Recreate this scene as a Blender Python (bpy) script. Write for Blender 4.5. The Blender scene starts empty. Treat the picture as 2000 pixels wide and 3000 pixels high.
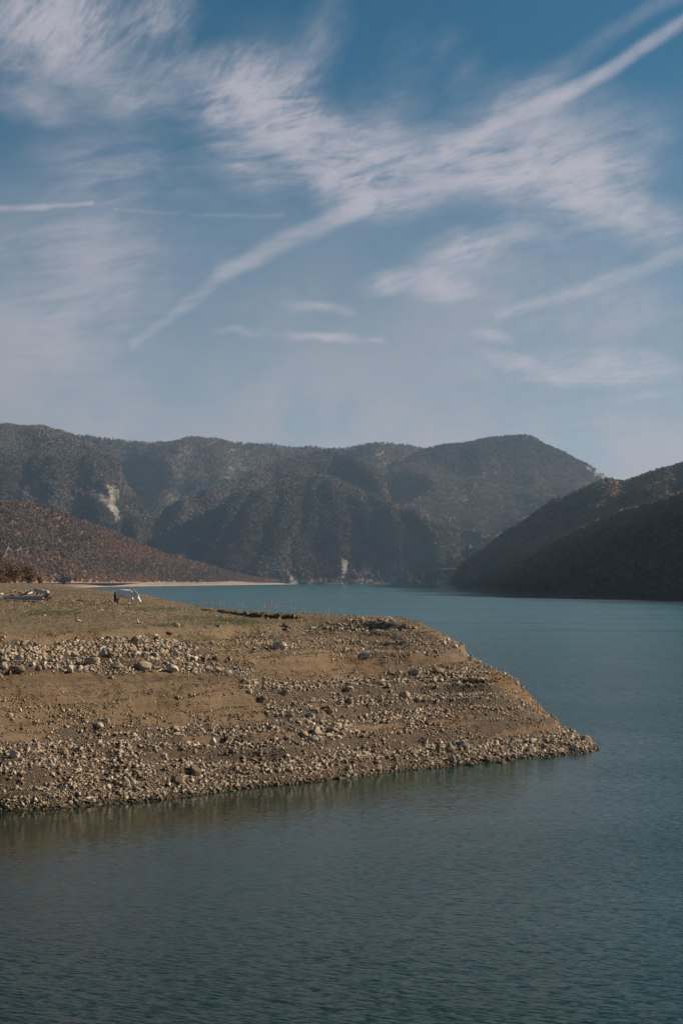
import bpy, bmesh, math, random
import numpy as np
from mathutils import Vector, Matrix

random.seed(7)
rng = np.random.default_rng(11)
C = bpy.context.scene.collection
S = bpy.context.scene

# ------------------------------------------------------------------ camera
F = 4167.0          # focal length in photo pixels (2000 x 3000), 50 mm on a 24 x 36 frame
HOR = 1697.0        # row of the true horizon
H = 12.0            # camera height over the lake
cam_d = bpy.data.cameras.new('camera')
cam = bpy.data.objects.new('camera', cam_d)
C.objects.link(cam)
cam.location = (0, 0, H)
cam.rotation_euler = (math.pi / 2, 0, 0)
cam_d.sensor_fit = 'VERTICAL'
cam_d.sensor_height = 36
cam_d.sensor_width = 24
cam_d.lens = 36 * F / 3000
cam_d.shift_y = (HOR - 1500) / 3000
cam_d.clip_end = 40000
cam_d.clip_start = 0.5
S.camera = cam

# ------------------------------------------------------------------ light and exposure
SUN_AZ, SUN_EL = math.radians(80), math.radians(25)
S.view_settings.view_transform = 'Standard'
S.view_settings.look = 'None'
S.view_settings.exposure = 0.7
S.view_settings.gamma = 1
S.view_settings.use_curve_mapping = False
sun_d = bpy.data.lights.new('sun', 'SUN')
sun_d.energy = 5.0
sun_d.angle = math.radians(0.5)
sun_d.color = (1.0, 0.87, 0.71)
sun = bpy.data.objects.new('sun', sun_d)
C.objects.link(sun)
sdir = Vector((math.sin(SUN_AZ) * math.cos(SUN_EL), math.cos(SUN_AZ) * math.cos(SUN_EL), math.sin(SUN_EL)))
sun.rotation_euler = sdir.to_track_quat('Z', 'Y').to_euler()
S.cycles.max_bounces = 6
S.cycles.volume_bounces = 0
S.cycles.transparent_max_bounces = 8
S.cycles.use_denoising = True
S.cycles.denoiser = 'OPENIMAGEDENOISE'
S.cycles.denoising_input_passes = 'RGB_ALBEDO_NORMAL'

world = bpy.data.worlds.new('World')
S.world = world
world.use_nodes = True


class NT:
    """Small helper for writing node trees."""
    def __init__(self, tree):
        self.t = tree
        self.n = tree.nodes
        self.n.clear()

    def link(self, a, b):
        self.t.links.new(a, b)

    def put(self, sock, v):
        if v is None:
            return
        if isinstance(v, bpy.types.NodeSocket):
            self.link(v, sock)
        else:
            if hasattr(sock.default_value, '__len__') and not hasattr(v, '__len__'):
                v = [v] * len(sock.default_value)
            if hasattr(v, '__len__') and len(v) == 3 and len(sock.default_value) == 4:
                v = (*v, 1)
            sock.default_value = v

    def node(self, typ, ins=None, **props):
        n = self.n.new(typ)
        for k, v in props.items():
            setattr(n, k, v)
        for k, v in (ins or {}).items():
            self.put(n.inputs[k], v)
        return n

    def math(self, op, a, b=None, c=None, clamp=False):
        n = self.node('ShaderNodeMath', operation=op, use_clamp=clamp)
        self.put(n.inputs[0], a)
        self.put(n.inputs[1], b)
        self.put(n.inputs[2], c)
        return n.outputs[0]

    def vmath(self, op, a, b=None, scale=None):
        n = self.node('ShaderNodeVectorMath', operation=op)
        self.put(n.inputs[0], a)
        self.put(n.inputs[1], b)
        if scale is not None:
            self.put(n.inputs['Scale'], scale)
        return n.outputs['Value'] if op in ('LENGTH', 'DOT_PRODUCT') else n.outputs[0]

    def mapping(self, vec, loc=(0, 0, 0), rot=(0, 0, 0), scale=(1, 1, 1), typ='POINT'):
        n = self.node('ShaderNodeMapping', vector_type=typ)
        self.put(n.inputs['Vector'], vec)
        n.inputs['Location'].default_value = loc
        n.inputs['Rotation'].default_value = rot
        n.inputs['Scale'].default_value = scale
        return n.outputs[0]

    def noise(self, vec, scale=1.0, detail=4.0, rough=0.55, distort=0.0, color=False):
        n = self.node('ShaderNodeTexNoise', {'Scale': scale, 'Detail': detail, 'Roughness': rough, 'Distortion': distort})
        self.put(n.inputs['Vector'], vec)
        return n.outputs['Color'] if color else n.outputs['Fac']

    def mix(self, f, a, b):
        n = self.node('ShaderNodeMix', data_type='RGBA')
        self.put(n.inputs[0], f)
        self.put(n.inputs[6], a)
        self.put(n.inputs[7], b)
        return n.outputs[2]

    def smooth(self, v, lo, hi, a=0.0, b=1.0):
        n = self.node('ShaderNodeMapRange', interpolation_type='SMOOTHSTEP')
        self.put(n.inputs[0], v)
        for i, x in zip((1, 2, 3, 4), (lo, hi, a, b)):
            n.inputs[i].default_value = x
        return n.outputs[0]

    def ramp(self, v, stops):
        n = self.node('ShaderNodeValToRGB')
        self.put(n.inputs[0], v)
        e = n.color_ramp.elements
        while len(e) < len(stops):
            e.new(0.5)
        for el, (p, c) in zip(e, stops):
            el.position = p
            el.color = (*c, 1)
        return n.outputs[0]

    def attr(self, name):
        return self.node('ShaderNodeAttribute', attribute_name=name).outputs['Fac']


def D(x, y):            # display coordinates (1568 wide) to photo pixels
    return x * 1.27551, y * 1.27551


def build_world():
    w = NT(world.node_tree)
    tc = w.node('ShaderNodeTexCoord').outputs['Generated']
    sky = w.node('ShaderNodeTexSky', sky_type='NISHITA', sun_disc=False, sun_elevation=SUN_EL,
                 sun_rotation=SUN_AZ, altitude=1200, air_density=1.0, dust_density=0.5, ozone_density=5.0)
    sep = w.node('ShaderNodeSeparateXYZ')
    w.link(tc, sep.inputs[0])
    x, y, z = sep.outputs
    az = w.math('ARCTAN2', x, y)
    el = w.math('ARCSINE', z)
    zz = w.math('MAXIMUM', w.math('ADD', z, 0.05), 0.02)
    plane = w.node('ShaderNodeCombineXYZ')
    w.link(w.math('DIVIDE', x, zz), plane.inputs[0])
    w.link(w.math('DIVIDE', y, zz), plane.inputs[1])
    plane = plane.outputs[0]
    ae = w.node('ShaderNodeCombineXYZ')
    w.link(az, ae.inputs[0])
    w.link(el, ae.inputs[1])
    ae = ae.outputs[0]
    # ragged edges: warp the directions before the cloud masses are laid out
    w1 = w.vmath('SUBTRACT', w.noise(tc, 9, 3, 0.6, color=True), (0.5, 0.5, 0.5))
    w2 = w.vmath('SUBTRACT', w.noise(w.mapping(tc, scale=(40, 40, 60)), 1, 4, 0.65, color=True), (0.5, 0.5, 0.5))
    warp = w.vmath('ADD', w.vmath('MULTIPLY', w1, (0.05, 0.035, 0)), w.vmath('MULTIPLY', w2, (0.02, 0.006, 0)))
    aw = w.vmath('ADD', ae, warp)
    aw2 = w.vmath('ADD', ae, w.vmath('MULTIPLY', warp, (0.2, 0.34, 0)))

    def stroke(p0, p1, wid, inten, ext=1.0, src=None):
        (x0, y0), (x1, y1) = D(*p0), D(*p1)
        a0, e0, a1, e1 = (x0 - 1000) / F, (HOR - y0) / F, (x1 - 1000) / F, (HOR - y1) / F
        L = math.hypot(a1 - a0, e1 - e0) / 2 * ext + wid * 1.2755 / F * 0.6
        ang = math.atan2(e1 - e0, a1 - a0)
        m = w.mapping(aw if src is None else src, ((a0 + a1) / 2, (e0 + e1) / 2, 0), (0, 0, ang),
                      (max(L, 0.002), wid * 1.2755 / F, 1), 'TEXTURE')
        g = w.node('ShaderNodeTexGradient', gradient_type='SPHERICAL')
        m2 = w.vmath('MULTIPLY', m, (1, 1, 0))
        w.link(m2, g.inputs[0])
        return w.math('MULTIPLY', g.outputs['Fac'], inten)

    def band(p0, p1, wid):
        (x0, y0), (x1, y1) = D(*p0), D(*p1)
        a0, e0, a1, e1 = (x0 - 1000) / F, (HOR - y0) / F, (x1 - 1000) / F, (HOR - y1) / F
        m = w.mapping(aw2, ((a0 + a1) / 2, (e0 + e1) / 2, 0), (0, 0, math.atan2(e1 - e0, a1 - a0)), (1, 1, 1), 'TEXTURE')
        q = w.node('ShaderNodeSeparateXYZ')
        w.link(m, q.inputs[0])
        dx = w.math('MAXIMUM', w.math('SUBTRACT', w.math('ABSOLUTE', q.outputs[0]), math.hypot(a1 - a0, e1 - e0) / 2), 0.0)
        dd = w.math('SQRT', w.math('ADD', w.math('MULTIPLY', dx, dx), w.math('MULTIPLY', q.outputs[1], q.outputs[1])))
        return w.smooth(dd, wid * 0.1 * 1.2755 / F, wid * 0.85 * 1.2755 / F, 1.0, 0.0)

    soft = [
        # broad cirrus masses
        ((-40, 140), (330, 130), 170, 1.0), ((60, 60), (150, 200), 130, 0.7), ((330, 200), (440, 20), 60, 0.75),
        ((-30, 300), (190, 320), 36, 0.55), ((220, 290), (360, 270), 50, 0.6),
        ((400, 265), (720, 285), 110, 1.25), ((500, 330), (860, 400), 95, 1.0), ((450, 400), (640, 455), 50, 0.8),
        ((650, 450), (960, 480), 55, 1.0), ((700, 390), (1180, 420), 80, 1.15), ((690, 200), (780, 70), 55, 0.55),
        ((560, 190), (700, 220), 110, 0.5), ((820, 300), (980, 250), 60, 0.5), ((900, 200), (950, 140), 40, 0.3),
        ((980, 200), (1050, 140), 40, 0.32), ((1050, 240), (1110, 190), 40, 0.28),
        ((420, 250), (700, 270), 80, 0.6), ((640, 300), (1000, 400), 70, 0.6), ((960, 420), (1500, 440), 80, 0.6), ((1080, 360), (1440, 330), 120, 0.95), ((1150, 450), (1480, 470), 75, 1.15), ((1250, 500), (1568, 560), 60, 0.95),
        ((1400, 400), (1560, 330), 80, 0.5), ((1440, 560), (1600, 560), 60, 0.7), ((1180, 540), (1300, 585), 35, 0.5),
        # the middle patch
        ((820, 668), (960, 640), 32, 1.4), ((940, 640), (1110, 690), 40, 1.1), ((960, 610), (1200, 545), 46, 1.2),
        ((1050, 620), (1180, 600), 70, 0.5),
        # low streaks
        ((1120, 815), (1360, 872), 26, 1.6), ((1290, 865), (1550, 862), 34, 1.6), ((1200, 818), (1480, 838), 28, 1.2),
        ((1120, 765), (1210, 785), 14, 1.0), ((1400, 915), (1568, 915), 12, 1.0), ((1300, 720), (1568, 745), 60, 0.35),
        ((650, 700), (840, 735), 16, 1.1), ((520, 762), (640, 770), 11, 1.1), ((640, 775), (850, 806), 14, 1.5),
        ((840, 800), (920, 802), 8, 0.9), ((1000, 830), (1180, 880), 30, 0.3),
        # thin veils
        ((-100, 620), (480, 560), 170, 0.75), ((-100, 800), (420, 900), 130, 0.8), ((100, 400), (420, 440), 90, 0.5),
        ((300, 330), (1500, 470), 190, 0.3), ((-60, 200), (500, 230), 200, 0.25), ((900, 700), (1600, 760), 150, 0.6), ((-50, 700), (600, 740), 150, 0.4),
        ((450, 900), (1000, 930), 120, 0.45), ((1000, 940), (1700, 960), 120, 0.5),
    ]
    crisp = [
        ((-30, 518), (110, 511), 13, 0.7), ((110, 511), (215, 503), 8, 0.5), ((270, 513), (420, 519), 7, 0.3), ((440, 520), (650, 517), 8, 0.3),
        # trails
        ((1620, 105), (1430, 205), 28, 0.95), ((1430, 205), (1270, 275), 30, 0.9), ((1270, 275), (1030, 370), 40, 0.7),
        ((1620, 50), (1390, 155), 34, 0.4), ((1390, 155), (1150, 290), 42, 0.35),
        ((840, 485), (740, 535), 38, 0.95), ((740, 535), (610, 590), 42, 0.9), ((610, 590), (510, 645), 38, 0.9),
        ((510, 645), (430, 715), 30, 0.75), ((430, 715), (320, 803), 22, 0.65),
        ((1640, 590), (1380, 665), 34, 0.75), ((1380, 665), (1270, 695), 30, 0.7), ((1270, 695), (1150, 735), 22, 0.6),
    ]
    tot = None
    for s in soft:
        v = stroke(s[0], s[1], s[2] * 1.3, s[3])
        tot = v if tot is None else w.math('ADD', tot, v)
    tot2 = None
    for s in crisp:
        v = w.math('MULTIPLY', band(s[0], s[1], s[2]), s[3])
        tot2 = v if tot2 is None else w.math('MAXIMUM', tot2, v)
    # fibres: fine drawn-out noise in the plane of the cloud layer, and flat streaks
    def streak(tilt, along, across, seed, rough=0.6):
        v = w.mapping(tc, (0, 0, 0), (0, -math.radians(tilt), 0), (1 / along, 1 / along, 1 / across), 'TEXTURE')
        v = w.vmath('ADD', v, (seed, seed * 2, 0))
        return w.noise(v, 1.0, 9, rough, 0.9)
    steep, mid, flat = streak(45, 22, 80, 3.1), streak(10, 16, 75, 7.7), streak(2, 14, 95, 1.3)
    upf = w.smooth(el, 0.27, 0.40)
    lowf = w.smooth(el, 0.1, 0.2)
    tex = w.math('ADD', w.math('MULTIPLY', steep, upf), w.math('MULTIPLY', mid, w.math('SUBTRACT', 1.0, upf)))
    tex = w.math('ADD', w.math('MULTIPLY', tex, lowf), w.math('MULTIPLY', flat, w.math('SUBTRACT', 1.0, lowf)))
    soft_n = w.noise(tc, 14, 6, 0.6)
    fine = w.math('ADD', w.math('MULTIPLY', streak(52, 70, 260, 9.2), upf), w.math('MULTIPLY', streak(14, 60, 260, 4.4), w.math('SUBTRACT', 1.0, upf)))
    tex = w.math('ADD', w.math('MULTIPLY', tex, 0.75), w.math('MULTIPLY', soft_n, 0.5))
    tex = w.math('ADD', tex, w.math('MULTIPLY', w.math('SUBTRACT', fine, 0.42), 0.34))
    big = w.noise(plane, 0.55, 5, 0.55)
    general = w.smooth(big, 0.55, 0.85, 0.0, 0.12)       # light cirrus over the rest of the sky
    cov = w.math('ADD', tot, general)
    dens = w.math('MULTIPLY', cov, w.smooth(tex, 0.36, 0.88, 0.25, 1.55))
    dens2 = w.math('MULTIPLY', tot2, w.smooth(tex, 0.35, 0.85, 0.45, 1.25))
    dens = w.math('ADD', dens, w.math('MULTIPLY', dens2, 1.05))
    d1 = w.smooth(dens, -0.25, 2.15, 0.0, 0.97)
    d1 = w.math('SUBTRACT', d1, 0.03, clamp=True)
    clear = w.vmath('MULTIPLY', sky.outputs[0], (0.17, 0.76, 0.74))
    veil = w.smooth(el, 0.03, 0.36, 0.95, 0.0)         # thin high haze, whiter towards the horizon
    veil = w.math('MULTIPLY', veil, w.smooth(soft_n, 0.3, 0.7, 0.75, 1.15))
    clear = w.mix(veil, clear, (4.75, 4.5, 4.85))
    col = w.mix(d1, clear, CLOUD)
    up = w.smooth(z, -0.02, 0.0)
    bg = w.node('ShaderNodeBackground', {'Color': col, 'Strength': 0.05})
    out = w.node('ShaderNodeOutputWorld')
    w.link(bg.outputs[0], out.inputs[0])


CLOUD = (5.7, 5.5, 6.1)
build_world()


# ------------------------------------------------------------------ helpers
def mat(name):
    m = bpy.data.materials.new(name)
    m.use_nodes = True
    t = NT(m.node_tree)
    b = t.node('ShaderNodeBsdfPrincipled', {'Roughness': 0.9, 'Specular IOR Level': 0.15})
    o = t.node('ShaderNodeOutputMaterial')
    t.link(b.outputs[0], o.inputs[0])
    t.b = b
    t.pos = t.node('ShaderNodeNewGeometry').outputs['Position']
    t.obj = t.node('ShaderNodeTexCoord').outputs['Object']
    t.rnd = t.node('ShaderNodeObjectInfo').outputs['Random']
    return m, t


def bump(t, h, strength=0.5, dist=0.05):
    n = t.node('ShaderNodeBump', {'Strength': strength, 'Distance': dist, 'Height': h})
    t.link(n.outputs[0], t.b.inputs['Normal'])


def link_mesh(name, me, m=None, parent=None, kind=None):
    o = bpy.data.objects.new(name, me)
    C.objects.link(o)
    if m is not None and len(me.materials) == 0:
        me.materials.append(m)
    if parent is not None:
        o.parent = parent
    if kind:
        o['kind'] = kind
    return o


def tag(o, label, cat, group=None):
    o['label'] = label
    o['category'] = cat
    if group:
        o['group'] = group
    return o


def np_mesh(name, verts, faces, smooth=False):
    """verts (n,3); faces (m,k) with one k."""
    verts = np.ascontiguousarray(verts, dtype=np.float32)
    faces = np.ascontiguousarray(faces, dtype=np.int32)
    me = bpy.data.meshes.new(name)
    me.vertices.add(len(verts))
    me.vertices.foreach_set('co', verts.ravel())
    k = faces.shape[1]
    me.loops.add(faces.size)
    me.loops.foreach_set('vertex_index', faces.ravel())
    me.polygons.add(len(faces))
    me.polygons.foreach_set('loop_start', np.arange(0, faces.size, k, dtype=np.int32))
    if smooth:
        me.polygons.foreach_set('use_smooth', np.ones(len(faces), dtype=bool))
    me.update(calc_edges=True)
    return me


def add_attr(me, name, vals):
    a = me.attributes.new(name, 'FLOAT', 'POINT')
    a.data.foreach_set('value', np.ascontiguousarray(vals, dtype=np.float32).ravel())


def _hash(ix, iy, seed):
    h = (ix.astype(np.int64) * 374761393 + iy.astype(np.int64) * 668265263 + seed * 974634777) & 0xFFFFFFFF
    h = ((h ^ (h >> 13)) * 1274126177) & 0xFFFFFFFF
    h = (h ^ (h >> 16)) & 0xFFFFFFFF
    return h / 4294967295.0


def vnoise(x, y, seed=0):
    x = np.asarray(x, float)
    y = np.asarray(y, float)
    ix, iy = np.floor(x), np.floor(y)
    fx, fy = x - ix, y - iy
    fx = fx * fx * fx * (fx * (fx * 6 - 15) + 10)
    fy = fy * fy * fy * (fy * (fy * 6 - 15) + 10)
    ix = ix.astype(np.int64)
    iy = iy.astype(np.int64)
    a, b = _hash(ix, iy, seed), _hash(ix + 1, iy, seed)
    c, d = _hash(ix, iy + 1, seed), _hash(ix + 1, iy + 1, seed)
    return (a + (b - a) * fx) * (1 - fy) + (c + (d - c) * fx) * fy


def fbm(x, y, octv=5, seed=0, gain=0.5):
    """about -1..1"""
    s, amp, tot = 0.0, 1.0, 0.0
    x = np.asarray(x, float)
    y = np.asarray(y, float)
    for i in range(octv):
        s = s + amp * (vnoise(x, y, seed + i * 17) * 2 - 1)
        tot += amp
        amp *= gain
        x, y = x * 2.03 + 13.1, y * 2.03 - 7.7
    return s / tot * 1.6


def interp(xs, pts):
    p = np.array(pts, float)
    return np.interp(xs, p[:, 0], p[:, 1])


def sm_interp(xs, pts):
    """monotone-ish smooth interpolation (PCHIP)."""
    p = np.array(pts, float)
    x, y = p[:, 0], p[:, 1]
    h = np.diff(x)
    d = np.diff(y) / h
    m = np.zeros(len(x))
    m[0], m[-1] = d[0], d[-1]
    for i in range(1, len(x) - 1):
        m[i] = 0 if d[i - 1] * d[i] <= 0 else 3 * (h[i - 1] + h[i]) / ((2 * h[i] + h[i - 1]) / d[i - 1] + (h[i] + 2 * h[i - 1]) / d[i])
    xs = np.clip(np.asarray(xs, float), x[0], x[-1])
    k = np.clip(np.searchsorted(x, xs) - 1, 0, len(x) - 2)
    t = (xs - x[k]) / h[k]
    return ((2 * t**3 - 3 * t**2 + 1) * y[k] + (t**3 - 2 * t**2 + t) * h[k] * m[k]
            + (-2 * t**3 + 3 * t**2) * y[k + 1] + (t**3 - t**2) * h[k] * m[k + 1])


def in_poly(px, py, poly):
    inside = np.zeros(np.shape(px), bool)
    n = len(poly)
    for i in range(n):
        x0, y0 = poly[i]
        x1, y1 = poly[(i + 1) % n]
        if y0 == y1:
            continue
        c = (py > min(y0, y1)) & (py <= max(y0, y1))
        inside ^= c & (px < (py - y0) * (x1 - x0) / (y1 - y0) + x0)
    return inside


def grid_faces(nr, nc):
    i = np.arange(nr - 1)[:, None] * nc + np.arange(nc - 1)[None, :]
    i = i.ravel()
    return np.stack([i, i + 1, i + nc + 1, i + nc], 1)


# ------------------------------------------------------------------ water
def make_water():
    m, t = mat('lake_water')
    b = t.b
    b.inputs['Base Color'].default_value = (0.011, 0.036, 0.029, 1)
    pass
    b.inputs['IOR'].default_value = 1.333
    b.inputs['Specular IOR Level'].default_value = 0.5
    p = t.pos
    b.inputs['Specular IOR Level'].default_value = 0.33
    rot = (0, 0, math.radians(17))
    # wave slopes: crests run across the view, a little nearer on the right
    rot = (0, 0, math.radians(-20))
    n1 = t.vmath('SUBTRACT', t.noise(t.mapping(p, (0, 0, 0), rot, (1 / 2.2, 1 / 11.0, 1), 'TEXTURE'), 1.0, 3, 0.55, 0.3, True), (0.5, 0.5, 0.5))
    n2 = t.vmath('SUBTRACT', t.noise(t.mapping(p, (0, 0, 0), (0, 0, math.radians(-32)), (1 / 6.0, 1 / 20.0, 1), 'TEXTURE'), 1.0, 2, 0.5, 0.2, True), (0.5, 0.5, 0.5))
    n3 = t.vmath('SUBTRACT', t.noise(t.mapping(p, (0, 0, 0), rot, (50, 15, 1), 'TEXTURE'), 1.0, 4, 0.6, 0.0, True), (0.5, 0.5, 0.5))
    sl = t.vmath('ADD', t.vmath('SCALE', n1, scale=0.9), t.vmath('SCALE', n2, scale=0.36))
    sl = t.vmath('ADD', sl, t.vmath('SCALE', n3, scale=0.06))
    # gusts: patches of stronger and weaker ripple, calm under the banks
    gust = t.smooth(t.noise(t.mapping(p, rot=(0, 0, 0.3), scale=(0.008, 0.022, 1)), 1.0, 5, 0.6), 0.3, 0.7, 0.5, 1.2)
    sp = t.node('ShaderNodeSeparateXYZ')
    t.link(p, sp.inputs[0])
    # lee of the right-hand hill: y beyond a wind line
    wob = t.math('SUBTRACT', t.noise(t.mapping(p, scale=(0.012, 0.004, 1)), 1.0, 4, 0.6), 0.5)
    xx = t.math('ADD', sp.outputs[0], t.math('MULTIPLY', wob, 130.0))
    yy = t.math('ADD', t.math('ADD', sp.outputs[1], t.math('MULTIPLY', sp.outputs[0], 2.1)), t.math('MULTIPLY', wob, 60.0))
    calm = t.math('MULTIPLY', t.smooth(xx, 30, 110), t.smooth(yy, 1120, 1180))
    lee = t.math('SUBTRACT', 1.0, t.math('MULTIPLY', calm, 0.8))
    # bank's reflection painted into the near cove as olive, open lake milky teal
    bank_refl = t.math('ADD', sp.outputs[0], t.math('MULTIPLY', sp.outputs[1], 0.28))
    bank_refl = t.math('ADD', bank_refl, t.math('MULTIPLY', t.noise(t.mapping(p, scale=(0.03, 0.03, 1)), 1.0, 3, 0.5), 14.0))
    body = t.mix(t.smooth(bank_refl, 5, 62), (0.0085, 0.019, 0.0105), (0.0025, 0.039, 0.031))
    body = t.mix(t.smooth(sp.outputs[1], 90, 420), body, (0.004, 0.084, 0.086))  # far teal raised in the body colour to stand in for weak sky reflection
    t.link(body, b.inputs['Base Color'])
    # lee of the near bank
    shore = t.math('SUBTRACT', sp.outputs[1], t.math('MULTIPLY', sp.outputs[0], 0.75))
    near = t.smooth(shore, 42, 78, 1.0, 0.22)
    leftish = t.smooth(sp.outputs[0], -2, 20, 1.0, 0.0)
    k = t.math('MULTIPLY', gust, lee)
    leftish = t.math('MULTIPLY', leftish, t.smooth(sp.outputs[1], 105, 120, 1.0, 0.0))
    k = t.math('MULTIPLY', k, t.math('SUBTRACT', 1.0, t.math('MULTIPLY', leftish, t.math('SUBTRACT', 1.0, near))))
    # ripples too fine to draw one by one act as roughness: strong on the open lake, weak in the lee of the bank
    t.put(b.inputs['Roughness'], t.math('MULTIPLY', t.math('POWER', k, 0.6), 0.20))
    sl = t.vmath('MULTIPLY', t.vmath('SCALE', sl, scale=k), (1, 1, 0))
    nrm = t.vmath('NORMALIZE', t.vmath('ADD', sl, (0, 0, 1)))
    t.link(nrm, b.inputs['Normal'])
    ys = np.array([-200, 30, 60, 100, 200, 500, 1000, 2000, 4500, 7000.])
    xs = np.array([-4000, -800, -200, -60, 0, 60, 200, 800, 4000.])
    X, Y = np.meshgrid(xs, ys)
    v = np.stack([X.ravel(), Y.ravel(), np.zeros(X.size)], 1)
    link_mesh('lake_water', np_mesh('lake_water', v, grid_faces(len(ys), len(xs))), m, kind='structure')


make_water()


# ------------------------------------------------------------------ far hills and mountains
def ground_mat(name, c0, c1, rock, rock_sc=0.03):
    m, t = mat(name)
    n = t.noise(t.pos, 0.02, 6, 0.65)
    f = t.noise(t.pos, 0.25, 4, 0.7)
    base = t.mix(t.smooth(n, 0.35, 0.65), c0, c1)
    base = t.mix(t.smooth(f, 0.35, 0.7, 0.0, 0.5), base, tuple(x * 0.6 for x in c0))
    st = t.noise(t.mapping(t.pos, scale=(rock_sc, rock_sc, rock_sc * 2.5)), 1.0, 6, 0.7)
    rk = t.mix(t.smooth(st, 0.4, 0.62), rock, tuple(x * 0.38 for x in rock))
    a = t.math('ADD', t.attr('rock'), t.math('MULTIPLY', t.math('SUBTRACT', st, 0.5), 1.5))
    col = t.mix(t.smooth(a, 0.35, 0.65), base, rk)
    t.link(col, t.b.inputs['Base Color'])
    return m


M_far = ground_mat('forest_floor', (0.13, 0.105, 0.082), (0.175, 0.142, 0.11), (0.25, 0.208, 0.165))
M_brown = ground_mat('brown_slope', (0.17, 0.105, 0.07), (0.22, 0.13, 0.08), (0.34, 0.27, 0.2))
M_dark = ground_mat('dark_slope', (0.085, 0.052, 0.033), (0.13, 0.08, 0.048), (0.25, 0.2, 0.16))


def loft(name, crest, Yc, Yb, base_py, m, nc=260, nr=70, x0=None, x1=None, rib=30, ribw=220, amp=14, sc=160, seed=1,
         back=900, backdrop=0.35, spurs=(), rockpolys=(), gp=0.85, edge_amp=2.0):
    """A ridge: for each bearing a slope from its foot to its crest (crest as seen from the camera, at its own distance), then down the far side."""
    crest = sorted(crest)
    px = np.linspace(x0 if x0 is not None else crest[0][0], x1 if x1 is not None else crest[-1][0], nc)
    cpy = sm_interp(px, crest)
    yc = sm_interp(px, Yc)
    yb = sm_interp(px, Yb)
    zc = H + (HOR - cpy) * yc / F
    zb = np.zeros_like(px) if base_py is None else H + (HOR - sm_interp(px, base_py)) * yb / F
    nb = 14
    t = np.concatenate([np.linspace(0, 1, nr), 1 + np.linspace(0, 1, nb + 1)[1:]])
    T = t[:, None]
    tf = np.minimum(T, 1)
    Y = yb + (yc - yb) * tf + np.maximum(T - 1, 0) * back
    Z = zb + (zc - zb) * (0.35 * tf + 0.65 * tf ** gp)
    Z = Z - np.maximum(T - 1, 0) ** 1.15 * back * backdrop
    X = (px - 1000) / F * Y
    env = np.sin(np.pi * np.clip(tf, 0, 1)) ** 0.7
    hgt = np.clip((zc - zb) / 120, 0, 1)
    xs = X / ribw + 0.35 * fbm(X / (ribw * 2), Y / (ribw * 2), 3, seed + 5)
    r = fbm(xs, T * 1.3 + xs * 0.3, 3, seed, 0.5)
    r = (1 - 2 * np.abs(r)) * 0.5 + 0.5 * r
    Z = Z + rib * r * env * hgt
    r2 = 1 - 2 * np.abs(fbm(X / (ribw * 0.3) + 0.5 * fbm(X / 200, Y / 200, 2, seed + 9), T * 2.0, 3, seed + 51))
    Z = Z + rib * 0.12 * r2 * env * hgt
    wig = 26 * fbm(X / 260, T * 2.2 + X / 500, 4, seed + 41)
    mod = 0.75 + 0.75 * fbm(X / 140 + 7, T * 2.0, 3, seed + 43)
    for p0, p1, wd, hh in spurs:      # spurs running down the face: foot bearing, crest bearing, width, height
        q = (px[None, :] - (p0 + (p1 - p0) * tf) + wig) / wd
        Z = Z + hh * mod * np.where(q < 0, np.exp(-q * q * 0.5), np.exp(-q * q * 1.6)) * np.sin(np.pi * np.clip(tf * 0.93 + 0.05, 0, 1)) ** 0.6 * hgt
    Z = Z + amp * fbm(X / sc, Y / sc, 5, seed + 31, 0.55) * env * hgt + edge_amp * fbm(X / 60, Y / 300, 3, seed + 77) * tf
    Z[0, :] = np.minimum(Z[0, :], zb) - 1.5
    v = np.stack([X, Y, Z], 2)
    py = HOR - (Z - H) * F / Y
    PX = np.broadcast_to(px, Z.shape)
    rock = np.zeros(Z.shape)
    for poly, val in rockpolys:
        q = in_poly(PX + 9 * fbm(X / 30, Z / 60, 4, 3), py + 14 * fbm(X / 26, Z / 40, 4, 9), poly)
        rock = np.maximum(rock, q * val)
    rock = np.where(T > 1.02, 0, rock)
    # bare rock is cut deeper
    Z -= rock * (1 + 4 * np.abs(fbm(X / 35, Z / 120, 4, seed + 3)))
    v[:, :, 2] = Z
    me = np_mesh(name, v.reshape(-1, 3), grid_faces(len(t), nc), smooth=True)
    add_attr(me, 'rock', rock.ravel())
    o = link_mesh(name, me, m, kind='structure')
    return dict(v=v, rock=rock, nr=nr, obj=o, px=PX, py=py, t=t)


def sample_loft(L, n, tmax=1.03, keep=None):
    """n samples spread evenly over the visible face of a loft."""
    v = L['v']
    last = int(np.searchsorted(L['t'], tmax))
    v = v[:last + 1]
    a = np.linalg.norm(np.cross(v[1:, :-1] - v[:-1, :-1], v[:-1, 1:] - v[:-1, :-1]), axis=2)
    p = a.ravel() / a.sum()
    k = rng.choice(len(p), n, p=p)
    i, j = np.unravel_index(k, a.shape)
    u, w = rng.random((2, n))
    P = (v[i, j] * ((1 - u) * (1 - w))[:, None] + v[i + 1, j] * (u * (1 - w))[:, None]
         + v[i, j + 1] * ((1 - u) * w)[:, None] + v[i + 1, j + 1] * (u * w)[:, None])
    R = L['rock'].copy()
    for ax in (0, 1):
        R = np.maximum(R, np.maximum(np.roll(R, 1, ax), np.roll(R, -1, ax)))
    rk = R[i, j]
    ok = rng.random(n) > rk * 1.25
    return P[ok]


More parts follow.
